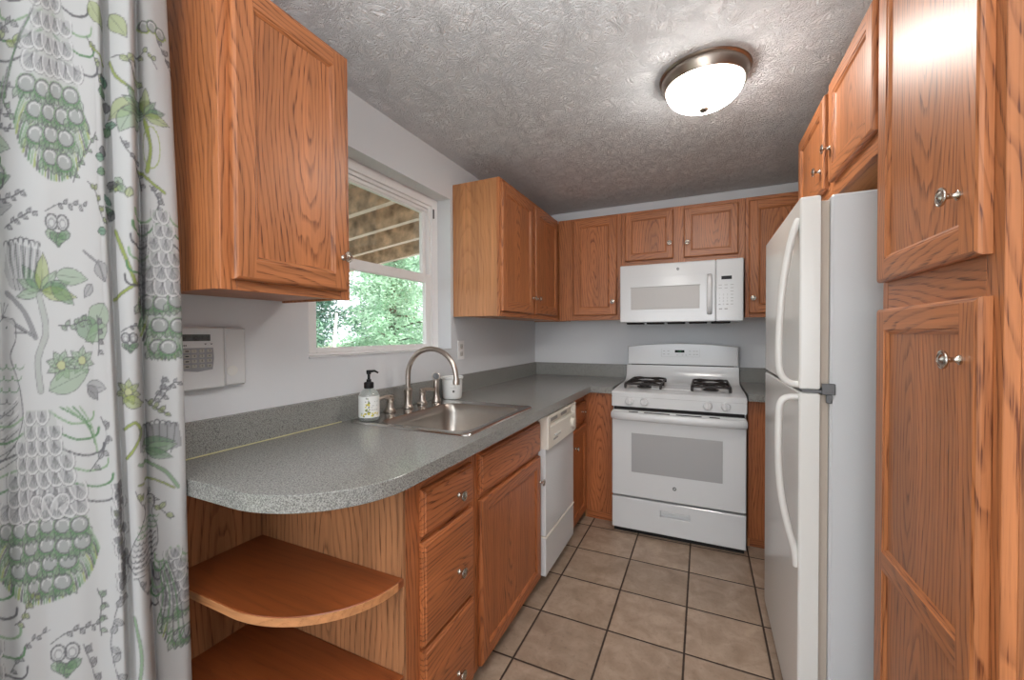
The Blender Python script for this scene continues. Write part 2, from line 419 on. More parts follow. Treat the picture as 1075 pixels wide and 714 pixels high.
# patio door hidden by the curtain
pd = bpy.data.objects.new('door_1', None); COL.objects.link(pd); pd.location = (-.08, (DY0 + DY1) / 2, 0); pd['kind'] = 'structure'; po = tuple(pd.location)
f = MB()
for y in (DY0, (DY0 + DY1) / 2 - .05, DY1 - .1): f.box((-.11, y, 0), (-.05, y + .1, DZ1), .003)
f.box((-.11, DY0 + .1, 0), (-.05, DY1 - .1, .1), .003).box((-.11, DY0 + .1, DZ1 - .1), (-.05, DY1 - .1, DZ1), .003)
struct('door_frame', f, 'trim', pd, po)
struct('pane', MB().box((-.082, DY0 + .1, .1), (-.078, DY1 - .1, DZ1 - .1), 0), 'glass', pd, po)
rwn = bpy.data.objects.new('window_2', None); COL.objects.link(rwn); rwn.location = (1.1, YR - .05, .7); rwn['kind'] = 'structure'
f = MB()
for x in (0, 1.07, 2.14): f.box((x, YR - .08, .7), (x + .06, YR - .03, 2.2), .003)
f.box((.06, YR - .08, .7), (2.14, YR - .03, .76), .003).box((.06, YR - .08, 2.14), (2.14, YR - .03, 2.2), .003)
struct('window_frame', f, 'trim', rwn, tuple(rwn.location))

# ------------------------------------------------------------------ cabinet work
def mapper(o, ea, eb, en):
    o, ea, eb, en = Vector(o), Vector(ea), Vector(eb), Vector(en)
    return lambda a, b, n: tuple(o + ea * a + eb * b + en * n)
FACE = {'left': ((0, 1, 0), (0, 0, 1), (1, 0, 0)), 'back': ((1, 0, 0), (0, 0, 1), (0, -1, 0)), 'right': ((0, 1, 0), (0, 0, 1), (-1, 0, 0))}
def knob(name, pos, en, parent, origin, k=1.0):
    z = Vector(en); x = Vector((0, 0, 1)); y = z.cross(x)
    p = [(0, 0), (.0085, 0), (.0085, .002), (.0055, .004), (.0042, .009), (.005, .016), (.0085, .0185), (.0155, .0205), (.0165, .0225), (.0160, .0245), (.013, .0255), (.0115, .0245), (.0095, .0250), (.006, .0275), (0, .0285)]
    return build(name, MB().lathe([(r * k, h * k) for r, h in p], basis(pos, x, y, z), 20), 'nickel', parent, origin, 50)
OUT = [(0, 0), (0, .012), (.0028, .0165), (.0075, .019)]
def frame_door(side, plane, a0, a1, b0, b1, parent, origin, knob_at=None, rails=(), fw=.054, material='oak', name='door', flip=1):
    """frame-and-panel door; plane = coordinate of its back along the facing axis; rails = extra mid rails (lower, upper)"""
    ea, eb, en = FACE[side]
    base = Vector(en) * 0
    o = [0, 0, 0]; ax = 0 if side != 'back' else 1; o[ax] = plane
    mp = mapper(o, ea, eb, en); w, h = a1 - a0, b1 - b0; mb = MB()
    wl_ = wood((a0, b0, 0), (a0 + fw, b1, .019), 1, .10); wr_ = wood((a1 - fw, b0, 0), (a1, b1, .019), 1, .10)
    wt = wood((a0, b1 - fw, 0), (a1, b1, .019), 0, .08); wb = wood((a0, b0, 0), (a1, b0 + fw, .019), 0, .08)
    def put(pts, gr): mb.face([mp(*p) for p in pts], None); mb.g[-1] = [gr(p) for p in pts]
    def R(ins, n): return [(a0 + ins, b0 + ins, n), (a1 - ins, b0 + ins, n), (a1 - ins, b1 - ins, n), (a0 + ins, b1 - ins, n)]
    sides = [wb, wr_, wt, wl_]
    for (i0, n0), (i1, n1) in zip(OUT, OUT[1:]):
        r0, r1 = R(i0, n0), R(i1, n1)
        for k in range(4): put([r0[k], r0[(k + 1) % 4], r1[(k + 1) % 4], r1[k]], sides[k])
    # openings
    zs = [b0 + fw]
    for lo, hi in rails: zs += [lo, hi]
    zs.append(b1 - fw); ops = [(zs[i], zs[i + 1]) for i in range(0, len(zs), 2)]
    ia, ib = a0 + fw, a1 - fw
    for n, ins in ((.019, .0075), (0, 0)):
        lv = [b0 + ins] + zs + [b1 - ins]
        for q0, q1 in zip(lv, lv[1:]):
            put([(a0 + ins, q0, n), (ia, q0, n), (ia, q1, n), (a0 + ins, q1, n)], wl_)
            put([(ib, q0, n), (a1 - ins, q0, n), (a1 - ins, q1, n), (ib, q1, n)], wr_)
        put([(ia, b0 + ins, n), (ib, b0 + ins, n), (ib, zs[0], n), (ia, zs[0], n)], wb)
        put([(ia, zs[-1], n), (ib, zs[-1], n), (ib, b1 - ins, n), (ia, b1 - ins, n)], wt)
        for lo, hi in rails: put([(ia, lo, n), (ib, lo, n), (ib, hi, n), (ia, hi, n)], wood((a0, lo, 0), (a1, hi, .019), 0, .06))
    IN = [(0, .019), (.002, .0165), (.0055, .0160), (.0085, .0125), (.0115, .0105), (0, 0)]
    for lo, hi in ops:
        def Q(ins, n): return [(ia + ins, lo + ins, n), (ib - ins, lo + ins, n), (ib - ins, hi - ins, n), (ia + ins, hi - ins, n)]
        for (i0, n0), (i1, n1) in zip(IN, IN[1:]):
            r0, r1 = Q(i0, n0), Q(i1, n1)
            for k in range(4): put([r0[k], r0[(k + 1) % 4], r1[(k + 1) % 4], r1[k]], sides[k])
    d = build(name, mb, material, parent, origin, 25)
    for lo, hi in ops:
        pm = MB(); e = .0098
        gr = wood((ia, lo, 0), (ib, hi, .006), 1, random.uniform(0, .05), True)
        c = [(ia + e, lo + e), (ib - e, lo + e), (ib - e, hi - e), (ia + e, hi - e)]
        r0 = [(a, b, .004) for a, b in c]; r1 = [(a, b, .0106) for a, b in c]
        for pts in [r0, r1] + [[r0[k], r0[(k + 1) % 4], r1[(k + 1) % 4], r1[k]] for k in range(4)]:
            pm.face([mp(*p) for p in pts]); pm.g[-1] = [gr(p) for p in pts]
        build('panel', pm, material, d, origin, 25)
    if knob_at: knob('knob', mp(knob_at[0], knob_at[1], .019), en, d, origin)
    return d
def slab(side, plane, a0, a1, b0, b1, parent, origin, knob_at=None, material='oak', name='drawer_front'):
    ea, eb, en = FACE[side]; o = [0, 0, 0]; ax = 0 if side != 'back' else 1; o[ax] = plane
    mp = mapper(o, ea, eb, en); mb = MB(); gr = wood((a0, b0, 0), (a1, b1, .019), 0, random.uniform(.0, .06), True)
    prof = [(0, 0), (0, .010), (.003, .0135), (.008, .0145), (.010, .0185), (.012, .019)]
    def R(ins, n): return [(a0 + ins, b0 + ins, n), (a1 - ins, b0 + ins, n), (a1 - ins, b1 - ins, n), (a0 + ins, b1 - ins, n)]
    fs = [R(0, 0), R(*prof[-1])]
    for p, q in zip(prof, prof[1:]):
        r0, r1 = R(*p), R(*q)
        fs += [[r0[k], r0[(k + 1) % 4], r1[(k + 1) % 4], r1[k]] for k in range(4)]
    for pts in fs: mb.face([mp(*p) for p in pts]); mb.g[-1] = [gr(p) for p in pts]
    d = build(name, mb, material, parent, origin, 25)
    if knob_at: knob('knob', mp(knob_at[0], knob_at[1], .019), en, d, origin)
    return d
def carcass(lo, hi, side, t_, origin, material='oak_side'):
    """closed box of boards, open only under the face frame"""
    b = MB(); t = .012; x0, y0, z0 = lo; x1, y1, z1 = hi
    ax = 0 if side != 'back' else 1; o = 1 - ax
    l, h = list(lo), list(hi)
    def bd(al, **k):
        a, c = list(lo), list(hi)
        for kk, (p, q) in k.items(): i = 'xyz'.index(kk); a[i], c[i] = p, q
        b.box(a, c, .001, al, None, .05)
    on = 'xyz'[o]
    bd(2, **{on: (lo[o], lo[o] + t)}); bd(2, **{on: (hi[o] - t, hi[o])})
    bd(o, **{on: (lo[o] + t, hi[o] - t), 'z': (z0 + .006, z0 + .006 + t)}); bd(o, **{on: (lo[o] + t, hi[o] - t), 'z': (z1 - t, z1)})
    return build('carcass', b, material, t_, origin, 25)
def face_frame(side, plane, a0, a1, b0, b1, stiles, rails, t_, origin, material='oak'):
    """19 mm frame; stiles: list of (a0,a1); rails: (b0,b1)"""
    b = MB(); ea, eb, en = FACE[side]; ax = 0 if side != 'back' else 1
    sg = en[ax]; p0, p1 = plane - sg * .019, plane
    def bx(a, c, e, f_, al):
        lo = [0, 0, 0]; hi = [0, 0, 0]; lo[ax], hi[ax] = p0, p1; lo[1 - ax], hi[1 - ax] = a, c; lo[2], hi[2] = e, f_
        b.box(lo, hi, .001, al, None, .1)
    for a, c in stiles: bx(a, c, b0, b1, 2)
    st = sorted(stiles)
    for e, f_ in rails:
        for (q, a), (c, r) in zip(st, st[1:]): bx(a, c, e, f_, 1 - ax)
    return build('face_frame', b, material, t_, origin, 25)

UP0, UP1 = 1.369, 2.1526
# --- wall cabinet left of the window
o = (.16, -2.6, UP0); t = thing('wall_cabinet', 'single-door oak wall cabinet hanging left of the window above the alarm keypad', 'cabinet', o, 'oak wall cabinets')
Y0, Y1 = -2.786, -2.394; ZB = 1.379
carcass((.002, Y0 + .001, ZB + .002), (.294, Y1 - .001, UP1), 'left', t, o, 'oak')
face_frame('left', .313, Y0, Y1, ZB, UP1, [(Y0, Y0 + .038), (Y1 - .038, Y1)], [(ZB, ZB + .035), (UP1 - .04, UP1)], t, o)
frame_door('left', .3135, -2.761, -2.416, 1.405, 2.137, t, o, (-2.437, 1.508), fw=.05)
# --- wall cabinet right of the window
o = (.16, -.7, UP0); t = thing('wall_cabinet', 'two-door oak wall cabinet right of the window with knobs side by side', 'cabinet', o, 'oak wall cabinets')
carcass((.002, -1.3105, UP0 + .002), (.294, -.004, UP1), 'left', t, o)
face_frame('left', .313, -1.3115, -.286, UP0, UP1, [(-1.3115, -1.275), (-.85, -.80), (-.345, -.286)], [(UP0, UP0 + .035), (UP1 - .04, UP1)], t, o)
frame_door('left', .3135, -1.306, -.840, 1.398, 2.123, t, o, (-.862, 1.503))
frame_door('left', .3135, -.800, -.346, 1.402, 2.123, t, o, (-.775, 1.505))
# --- back wall cabinets
o = (.56, -.14, UP0); t = thing('wall_cabinet', 'single-door oak wall cabinet in the corner left of the microwave', 'cabinet', o, 'oak wall cabinets')
carcass((.316, -.266, UP0 + .002), (.804, -.002, UP1), 'back', t, o)
face_frame('back', -.285, .316, .805, UP0, UP1, [(.316, .446), (.767, .805)], [(UP0, UP0 + .04), (UP1 - .03, UP1)], t, o)
frame_door('back', -.2855, .438, .772, 1.405, 2.138, t, o, (.744, 1.503))
o = (1.2, -.14, 1.75); t = thing('wall_cabinet', 'short two-door oak wall cabinet mounted right above the microwave', 'cabinet', o, 'oak wall cabinets')
carcass((.807, -.266, 1.757), (1.599, -.002, UP1), 'back', t, o)
face_frame('back', -.285, .807, 1.599, 1.755, UP1, [(.807, .845), (1.145, 1.245), (1.55, 1.599)], [(1.755, 1.80), (UP1 - .03, UP1)], t, o)
frame_door('back', -.2855, .830, 1.162, 1.792, 2.134, t, o, (1.138, 1.897), fw=.044)
frame_door('back', -.2855, 1.228, 1.562, 1.79, 2.128, t, o, (1.252, 1.890), fw=.044)
o = (1.98, -.14, UP0); t = thing('wall_cabinet', 'single-door oak wall cabinet between the microwave and the refrigerator top', 'cabinet', o, 'oak wall cabinets')
carcass((1.602, -.266, UP0 + .002), (RW - .003, -.002, UP1), 'back', t, o)
face_frame('back', -.285, 1.601, RW - .003, UP0, UP1, [(1.601, 1.64), (2.0, RW - .003)], [(UP0, UP0 + .035), (UP1 - .03, UP1)], t, o)
frame_door('back', -.2855, 1.621, 2.02, 1.395, 2.128, t, o, (1.645, 1.492))
# --- cabinet above the refrigerator
o = (2.06, -1.55, 1.74); t = thing('wall_cabinet', 'two-door oak cabinet above the white refrigerator with two knobs in the middle', 'cabinet', o, 'oak wall cabinets')
carcass((1.784, -2.027, 1.742), (RW - .003, -1.065, UP1), 'right', t, o)
face_frame('right', 1.765, -2.028, -1.064, 1.74, UP1, [(-2.028, -1.985), (-1.58, -1.54), (-1.105, -1.064)], [(1.74, 1.80), (UP1 - .03, UP1)], t, o)
frame_door('right', 1.7645, -1.527, -1.10, 1.793, 2.135, t, o, (-1.497, 1.868), fw=.05)
frame_door('right', 1.7645, -2.010, -1.593, 1.793, 2.135, t, o, (-1.622, 1.905), fw=.05)
# --- pantry
o = (2.06, -2.26, 0); t = thing('pantry_cabinet', 'tall oak pantry cabinet at the right edge beside the refrigerator side', 'cabinet', o)
PY0, PY1 = -2.493, -2.031
b = MB()
b.box((1.784, PY0 + .001, .0), (RW - .003, PY0 + .018, UP1), .001, 2, None, .03, flat=True).box((1.784, PY1 - .018, 0), (RW - .003, PY1 - .001, UP1), .001, 2, None, .05)
b.box((1.784, PY0 + .018, UP1 - .015), (RW - .003, PY1 - .018, UP1), .001, 1, None, .05).box((1.80, PY0 + .018, .08), (RW - .003, PY1 - .018, .098), .001, 1, None, .05)
build('carcass', b, 'oak', t, o, 25)
face_frame('right', 1.765, PY0, PY1, 0.0, UP1, [(PY0, PY0 + .045), (PY1 - .03, PY1)], [(0, .1), (1.305, 1.415), (UP1 - .04, UP1)], t, o)
frame_door('right', 1.7645, -2.466, -2.045, 1.392, 2.135, t, o, (-2.413, 1.502), name='door', fw=.052)
frame_door('right', 1.7645, -2.468, -2.047, .075, 1.325, t, o, (-2.424, 1.221), rails=[(.69, .733)], fw=.05)

# --- base cabinets on the left run
BX = .611; BT = .871
o = (.3, -2.3, 0); t = thing('drawer_cabinet', 'oak base cabinet with three drawers between the open shelves and sink cabinet', 'cabinet', o, 'oak base cabinets')
carcass((.022, -2.486, .05), (BX - .019, -2.112, BT), 'left', t, o, 'oak_side')
face_frame('left', BX, -2.487, -2.111, .05, BT, [(-2.487, -2.42), (-2.165, -2.111)], [(.05, .085), (.345, .38), (.66, .70), (.81, BT)], t, o, 'oak_dark')
slab('left', BX + .0005, -2.430, -2.150, .687, .822, t, o, (-2.25, .745), 'oak_dark', 'drawer')
slab('left', BX + .0005, -2.431, -2.150, .364, .668, t, o, (-2.252, .495), 'oak_dark', 'drawer')
slab('left', BX + .0005, -2.432, -2.150, .062, .352, t, o, (-2.26, .165), 'oak_dark', 'drawer')
build('toe_kick', MB().box((.53, -2.486, 0), (.545, -2.112, .05), .001, 1, None, .1), 'oak_dark', t, o)
o = (.3, -1.8, 0); t = thing('sink_cabinet', 'oak base cabinet under the sink with false drawer panel and one wide door', 'cabinet', o, 'oak base cabinets')
b = MB()
b.box((.022, -2.108, .05), (BX - .019, -2.096, .72), .001, 2, None, .05).box((.022, -1.504, .05), (BX - .019, -1.492, BT), .001, 2, None, .05).box((.022, -2.096, .056), (BX - .019, -1.504, .068), .001, 1, None, .05)
build('carcass', b, 'oak_side', t, o)
face_frame('left', BX, -2.109, -1.491, .05, BT, [(-2.109, -2.075), (-1.52, -1.491)], [(.05, .085), (.65, .70), (.82, BT)], t, o, 'oak_dark')
slab('left', BX + .0005, -2.095, -1.500, .688, .833, t, o, None, 'oak_dark', 'false_drawer_front')
frame_door('left', BX + .0005, -2.096, -1.503, .062, .668, t, o, (-1.522, .545), material='oak_dark', fw=.05)
build('toe_kick', MB().box((.53, -2.108, 0), (.545, -1.492, .05), .001, 1, None, .1), 'oak_dark', t, o)
o = (.3, -.5, 0); t = thing('corner_cabinet', 'oak corner base cabinet with one drawer and door right of the dishwasher', 'cabinet', o, 'oak base cabinets')
carcass((.022, -1.004, .05), (BX - .019, -.03, BT), 'left', t, o, 'oak_side')
face_frame('left', BX, -1.005, -.612, .05, BT, [(-1.005, -.965), (-.635, -.612)], [(.05, .085), (.65, .69), (.80, BT)], t, o, 'oak_dark')
slab('left', BX + .0005, -.985, -.632, .682, .812, t, o, (-.74, .752), 'oak_dark', 'drawer')
frame_door('left', BX + .0005, -.988, -.632, .062, .658, t, o, (-.915, .552), material='oak_dark', fw=.05)
build('toe_kick', MB().box((.53, -1.004, 0), (.545, -.612, .05), .001, 1, None, .1), 'oak_dark', t, o)
o = (.72, -.3, 0); t = thing('base_cabinet', 'narrow plain oak base panel between the inner corner and the stove left side', 'cabinet', o, 'oak base cabinets')
build('front_panel', MB().box((.613, -.63, .062), (.814, -.611, BT), .001, 2, None, .02, flat=True), 'oak_dark', t, o)
build('side_panel', MB().box((.613, -.609, .0), (.625, -.03, BT), .001, 2, None, .05), 'oak_side', t, o)
build('side_panel', MB().box((.802, -.609, 0), (.814, -.03, BT), .001, 2, None, .05), 'oak_side', t, o)
build('toe_kick', MB().box((.625, -.609, 0), (.802, -.595, .066), .001, 0, None, .1), 'oak_dark', t, o)
o = (1.9, -.3, 0); t = thing('base_cabinet', 'plain oak base cabinet between the stove right side and refrigerator', 'cabinet', o, 'oak base cabinets')
build('front_panel', MB().box((1.592, -.615, .055), (RW - .003, -.596, BT), .001, 2, None, .03, flat=True), 'oak_dark', t, o)
build('side_panel', MB().box((1.592, -.595, 0), (1.604, -.03, BT), .001, 2, None, .05), 'oak_side', t, o)
build('side_panel', MB().box((RW - .02, -.595, 0), (RW - .004, -.03, BT), .001, 2, None, .05), 'oak_side', t, o)
build('toe_kick', MB().box((1.604, -.595, 0), (RW - .02, -.58, .055), .001, 0, None, .1), 'oak_dark', t, o)

# --- open corner shelf unit at the counter end
o = (.3, -2.64, 0); t = thing('corner_shelf_unit', 'open oak end shelf unit with rounded shelves under the counter end', 'shelf', o)
build('back_panel', MB().box((.018, -2.4995, 0), (.590, -2.489, BT), .001, 2, None, .0, flat=True).box((.5905, -2.4995, 0), (.611, -2.4885, BT), .001, 2, None, .1), 'oak_panel', t, o)
build('side_panel', MB().box((.002, -2.795, 0), (.0175, -2.489, BT), .001, 2, None, .01, flat=True), 'oak_panel', t, o)
def shelf_outline(y_in, y_out, x0, x1, ax, by, n=22):
    pts = [(x0, y_in), (x1, y_in)]
    cx, cy = x1 - ax, y_out + by
    for k in range(n + 1):
        a = PI / 2 * k / n; pts.append((cx + ax * math.cos(a), cy - by * math.sin(a)))
    pts.append((x0, y_out))
    return pts
for zt in (.604, .336, .075):
    ol = shelf_outline(-2.5, -2.772, .0185, .612, .30, .25)
    gr = wood((.02, -2.77, zt - .022), (.61, -2.5, zt), 0, .03, True)
    sh = build('shelf', MB().prism(ol, 2, zt - .024, zt, .002, grain=gr), 'oak_shelf', t, o, 30)
    fr_ = ol[2:]; ou = [tuple(Vector(p) + (Vector(p) - Vector((.25, -2.5))).normalized() * .0015) for p in fr_]
    eb = MB(); ge = wood((.02, -2.77, zt - .022), (.61, -2.76, zt), 0, .1)
    eb.rings([[(p[0], p[1], zt - .0225), (p[0], p[1], zt - .0015), (q[0], q[1], zt - .002), (q[0], q[1], zt - .022)] for p, q in zip(fr_, ou)], grain=ge)
    build('edge_band', eb, 'oak_side', sh, o, 30)

# --- worktops
o = (.33, -1.4, .872); t = thing('countertop', 'long L-shaped grey speckled laminate countertop with rounded near end', 'countertop', o)
CD = .667; ZC0, ZC1 = .872, .914
SX0, SX1, SY0, SY1 = .095, .595, -2.145, -1.575        # sink cut-out
mb = MB()
end = shelf_outline(-2.35, -2.805, .022, CD, .29, .27, 26)
rr = []
def edge(poly): 
    return [(p[0], p[1]) for p in poly]
mb.prism([(p[0], p[1]) for p in end], 2, ZC0, ZC1, .0015)
def slabtop(x0, x1, y0, y1): mb.box((x0, y0, ZC0), (x1, y1, ZC1), .0)
slabtop(.022, CD, -2.353, SY0); slabtop(.022, SX0, SY0, SY1); slabtop(SX1, CD, SY0, SY1); slabtop(.022, CD, SY1, -.022); slabtop(CD, .814, -.667, -.022)
build('worktop', mb, 'laminate', t, o, 20)
build('backsplash', MB().box((.002, -2.805, ZC0), (.021, -.002, 1.018), .0015).box((.021, -.021, ZC1), (.814, -.002, 1.018), .0015), 'laminate', t, o)
build('caulk_bead', MB().tube([(.0225, -2.80, .9155), (.0225, -2.17, .9155)], .0022, 6), 'caulk', t, o)
o = (1.98, -.33, .872); t = thing('countertop', 'short grey speckled countertop piece between the stove and refrigerator', 'countertop', o)
build('worktop', MB().box((1.588, -.667, ZC0), (RW - .003, -.022, ZC1), .0015), 'laminate', t, o)
build('backsplash', MB().box((1.588, -.021, ZC0), (RW - .003, -.002, 1.018), .0015), 'laminate', t, o)

# ------------------------------------------------------------------ sink, tap and things on the counter
def rrect(x0, x1, y0, y1, r, n=6):
    pts = []
    for cx, cy, a0 in ((x1 - r, y1 - r, 0), (x0 + r, y1 - r, PI / 2), (x0 + r, y0 + r, PI), (x1 - r, y0 + r, 1.5 * PI)):
        for k in range(n + 1): a = a0 + PI / 2 * k / n; pts.append((cx + r * math.cos(a), cy + r * math.sin(a)))
    return pts
def r3(p, z): return [(a, b, z) for a, b in p]
o = (.34, -1.86, .914); t = thing('sink', 'stainless steel single-bowl sink set into the grey countertop', 'sink', o)
X0, X1, Y0, Y1 = .054, .618, -2.168, -1.555; zt = .9145
bx = (.180, .578, -2.128, -1.634)
bi = (bx[0], bx[1], -2.104, bx[3])
mb = MB()
mb.rings([r3(rrect(X0, X1, Y0, Y1, .03), zt), r3(rrect(X0 + .003, X1 - .003, Y0 + .003, Y1 - .003, .028), zt + .005), r3(rrect(X0 + .008, X1 - .008, Y0 + .008, Y1 - .008, .025), zt + .007),
          r3(rrect(X0 + .018, X1 - .018, Y0 + .018, Y1 - .018, .02), zt + .005), r3(rrect(bx[0] - .006, bx[1] + .006, bx[2] - .006, bx[3] + .006, .06), zt + .005)], cap0=False, cap1=False)
build('rim', mb, 'steel_rim', t, o, 50)
mb = MB(); rs = [r3(rrect(bx[0] - .006, bx[1] + .006, bx[2] - .006, bx[3] + .006, .06), zt + .005), r3(rrect(bx[0], bx[1], bx[2], bx[3], .055), zt), r3(rrect(bx[0] + .004, bx[1] - .004, -2.106, bx[3] - .004, .053), zt - .035),
    r3(rrect(bx[0] + .015, bx[1] - .015, bi[2] + .012, bx[3] - .015, .05), zt - .15), r3(rrect(bx[0] + .03, bx[1] - .03, bi[2] + .03, bx[3] - .03, .05), zt - .172), r3(rrect(bx[0] + .06, bx[1] - .06, bi[2] + .06, bx[3] - .06, .05), zt - .178)]
mb.rings(rs, cap0=False, cap1=True); build('bowl', mb, 'steel', t, o, 60)
build('drain', MB().lathe([(0, 0), (.045, 0), (.045, .003), (.036, .003), (.03, .001), (0, .001)], Matrix.Translation(((bx[0] + bx[1]) / 2, -1.88, zt - .1775))), 'steel_rim', t, o)
ZD = zt + .0074
def lat(prof, x, y, z, n=20): return MB().lathe(prof, Matrix.Translation((x, y, z)), n)
o = (.088, -1.835, ZD); t = thing('faucet', 'brushed nickel gooseneck faucet with two lever handles behind the sink', 'faucet', o)
build('base', lat([(0, 0), (.024, 0), (.024, .006), (.019, .012), (.0165, .025), (.018, .05), (.018, .075), (.021, .08), (.021, .086), (.016, .092), (.0125, .096), (0, .096)], .088, -1.835, ZD), 'brushed', t, o)
pa = [(.088, -1.835, ZD + .09), (.088, -1.835, ZD + .15)]
for k in range(1, 17):
    a = PI * .97 * k / 16; pa.append((.088 + .134 * (1 - math.cos(a)), -1.835, ZD + .152 + .128 * math.sin(a)))
pa.append((pa[-1][0] + .002, -1.835, pa[-1][2] - .018))
sp = build('spout', MB().tube(pa, .0115, 14), 'brushed', t, o, 60)
e = Vector(pa[-1])
build('aerator', lat([(0, -.03), (.0155, -.03), (.0155, -.012), (.0125, 0), (0, 0)], e.x + .0, e.y, e.z + .006), 'brushed', sp, o)
def handle(y, ang):
    h = build('handle', lat([(0, 0), (.024, 0), (.025, .008), (.019, .014), (.016, .022), (.013, .045), (.0175, .052), (.0175, .06), (.012, .066), (0, .068)], .086, y, ZD), 'brushed', t, o)
    d = Vector((math.cos(ang), math.sin(ang), 0)); p = Vector((.086, y, ZD + .068))
    build('lever', MB().tube([p - d * .012, p + d * .02 + Vector((0, 0, .003)), p + d * .045 + Vector((0, 0, .001)), p + d * .07 + Vector((0, 0, -.004))], [.007, .008, .0075, .009], 10), 'brushed', h, o, 60)
    build('cap', lat([(0, 0), (.010, 0), (.011, .006), (.006, .011), (0, .012)], .086, y, ZD + .066), 'brushed', h, o)
handle(-1.955, -1.75); handle(-1.725, 1.25)
o = (.1, -1.625, ZD); t = thing('side_sprayer', 'brushed nickel side sprayer standing right of the faucet on the sink', 'sprayer', o)
build('base', lat([(0, 0), (.024, 0), (.023, .008), (.017, .02), (.0155, .034), (0, .034)], .1, -1.625, ZD), 'brushed', t, o)
build('body', MB().tube([(.1, -1.625, ZD + .03), (.1, -1.625, ZD + .065), (.1, -1.626, ZD + .10), (.102, -1.628, ZD + .118)], [.0125, .0145, .016, .012], 14), 'brushed', t, o, 60)
hd = build('spray_head', MB().lathe([(0, -.012), (.016, -.010), (.0215, 0), (.0215, .010), (.018, .013), (0, .013)], basis((.105, -1.632, ZD + .128), (0, 0, 1), (.87, .5, 0), (.45, -.85, .25)), 20), 'brushed', t, o)
build('spray_face', MB().lathe([(0, 0), (.0165, 0), (.0165, .002), (.006, .003), (.0055, .0015), (0, .0015)], basis(Vector((.105, -1.632, ZD + .128)) + Vector((.45, -.85, .25)).normalized() * .0125, (0, 0, 1), (.87, .5, 0), Vector((.45, -.85, .25)).normalized()), 20), 'greyplastic', hd, o)

# soap dispenser
o = (.118, -2.115, ZD); t = thing('soap_dispenser', 'glass soap bottle with black pump and lemon-print label at the sink corner', 'soap dispenser', o)
sx, sy = .118, -2.115
build('bottle', lat([(0, 0), (.036, 0), (.040, .004), (.040, .098), (.038, .106), (.026, .122), (.016, .128), (.0155, .136), (0, .136)], sx, sy, ZD, 28), 'soap', t, o)
lb = build('label', lat([(.0403, .014), (.0407, .014), (.0407, .099), (.0403, .099)], sx, sy, ZD, 36), 'label', t, o)
pr = MB(); rnd = random.Random(3)
vd = math.atan2(-3.3735 - sy, 1.3494 - sx)
def blob(ang, z, r, mi, el=1.5, rot=0):
    pts = []
    for k in range(8):
        a = 2 * PI * k / 8; du = r * math.cos(a) * el; dv = r * math.sin(a)
        u, v_ = du * math.cos(rot) - dv * math.sin(rot), du * math.sin(rot) + dv * math.cos(rot)
        q = ang + u / .041; pts.append((sx + .0409 * math.cos(q), sy + .0409 * math.sin(q), ZD + z + v_))
    pr.face(pts, None, mi)
for _ in range(20): blob(vd - .15 + rnd.uniform(-.18, .18), rnd.uniform(.03, .092), rnd.uniform(.002, .0042), rnd.choice((0, 0, 1, 1, 2)), 1.4, rnd.uniform(0, 3))
for _ in range(22): blob(vd + rnd.uniform(-.8, .95), rnd.uniform(.02, .032), rnd.uniform(.0018, .0035), rnd.choice((0, 0, 1)), 1.4, rnd.uniform(0, 3))
for _ in range(14): blob(vd + rnd.uniform(.2, .9), rnd.choice((.045, .055, .062, .078)), .0012, 2, 2.2)
build('label_print', pr, ['lemon', 'leafprint', 'print_grey'], lb, o, 0)
build('collar', lat([(0, 0), (.019, 0), (.0195, .003), (.0195, .02), (.017, .024), (.010, .026), (.009, .036), (0, .036)], sx, sy, ZD + .129), 'black', t, o)
pm = lat([(0, 0), (.0055, 0), (.0055, .024), (.009, .026), (.010, .038), (.008, .042), (0, .042)], sx, sy, ZD + .16)
pm.tube([(sx, sy, ZD + .196), (sx + .018, sy + .014, ZD + .198), (sx + .030, sy + .022, ZD + .190)], [.006, .0045, .0035], 10)
build('pump', pm, 'black', t, o)
build('dip_tube', MB().tube([(sx, sy, ZD + .128), (sx + .012, sy + .012, ZD + .05), (sx + .02, sy + .02, ZD + .01)], .0025, 8), 'ceramic', t, o)

# white crock
o = (.105, -1.485, .914); t = thing('utensil_crock', 'white crock with small dark marks beside the sprayer on the counter', 'crock', o)
cx, cy = .105, -1.485
build('pot', lat([(0, 0), (.042, 0), (.049, .004), (.0525, .014), (.0555, .108), (.060, .111), (.0615, .119), (.058, .124), (.053, .120), (.050, .10), (.045, .02), (0, .016)], cx, cy, .9145, 32), 'ceramic', t, o)
pr = MB(); vd = math.atan2(-3.3735 - cy, 1.3494 - cx)
def dot(ang, z, r, h, mi=0):
    R_c = .0525 + .003 * (z - .014) / .094 + .0006; pts = []
    for k in range(8):
        a = 2 * PI * k / 8; q = ang + r * math.cos(a) / R_c; pts.append((cx + R_c * math.cos(q), cy + R_c * math.sin(q), .9145 + z + h * math.sin(a)))
    pr.face(pts, None, mi)
dot(vd + .12, .046, .006, .007)
for k in range(5): dot(vd - .12 + .13 * k, .066, .0022, .0015, 1)
for k in range(3): dot(vd - .02 + .15 * k, .082, .003, .0012, 1)
build('printed_marks', pr, ['print_dark', 'print_grey'], t, o, 0)

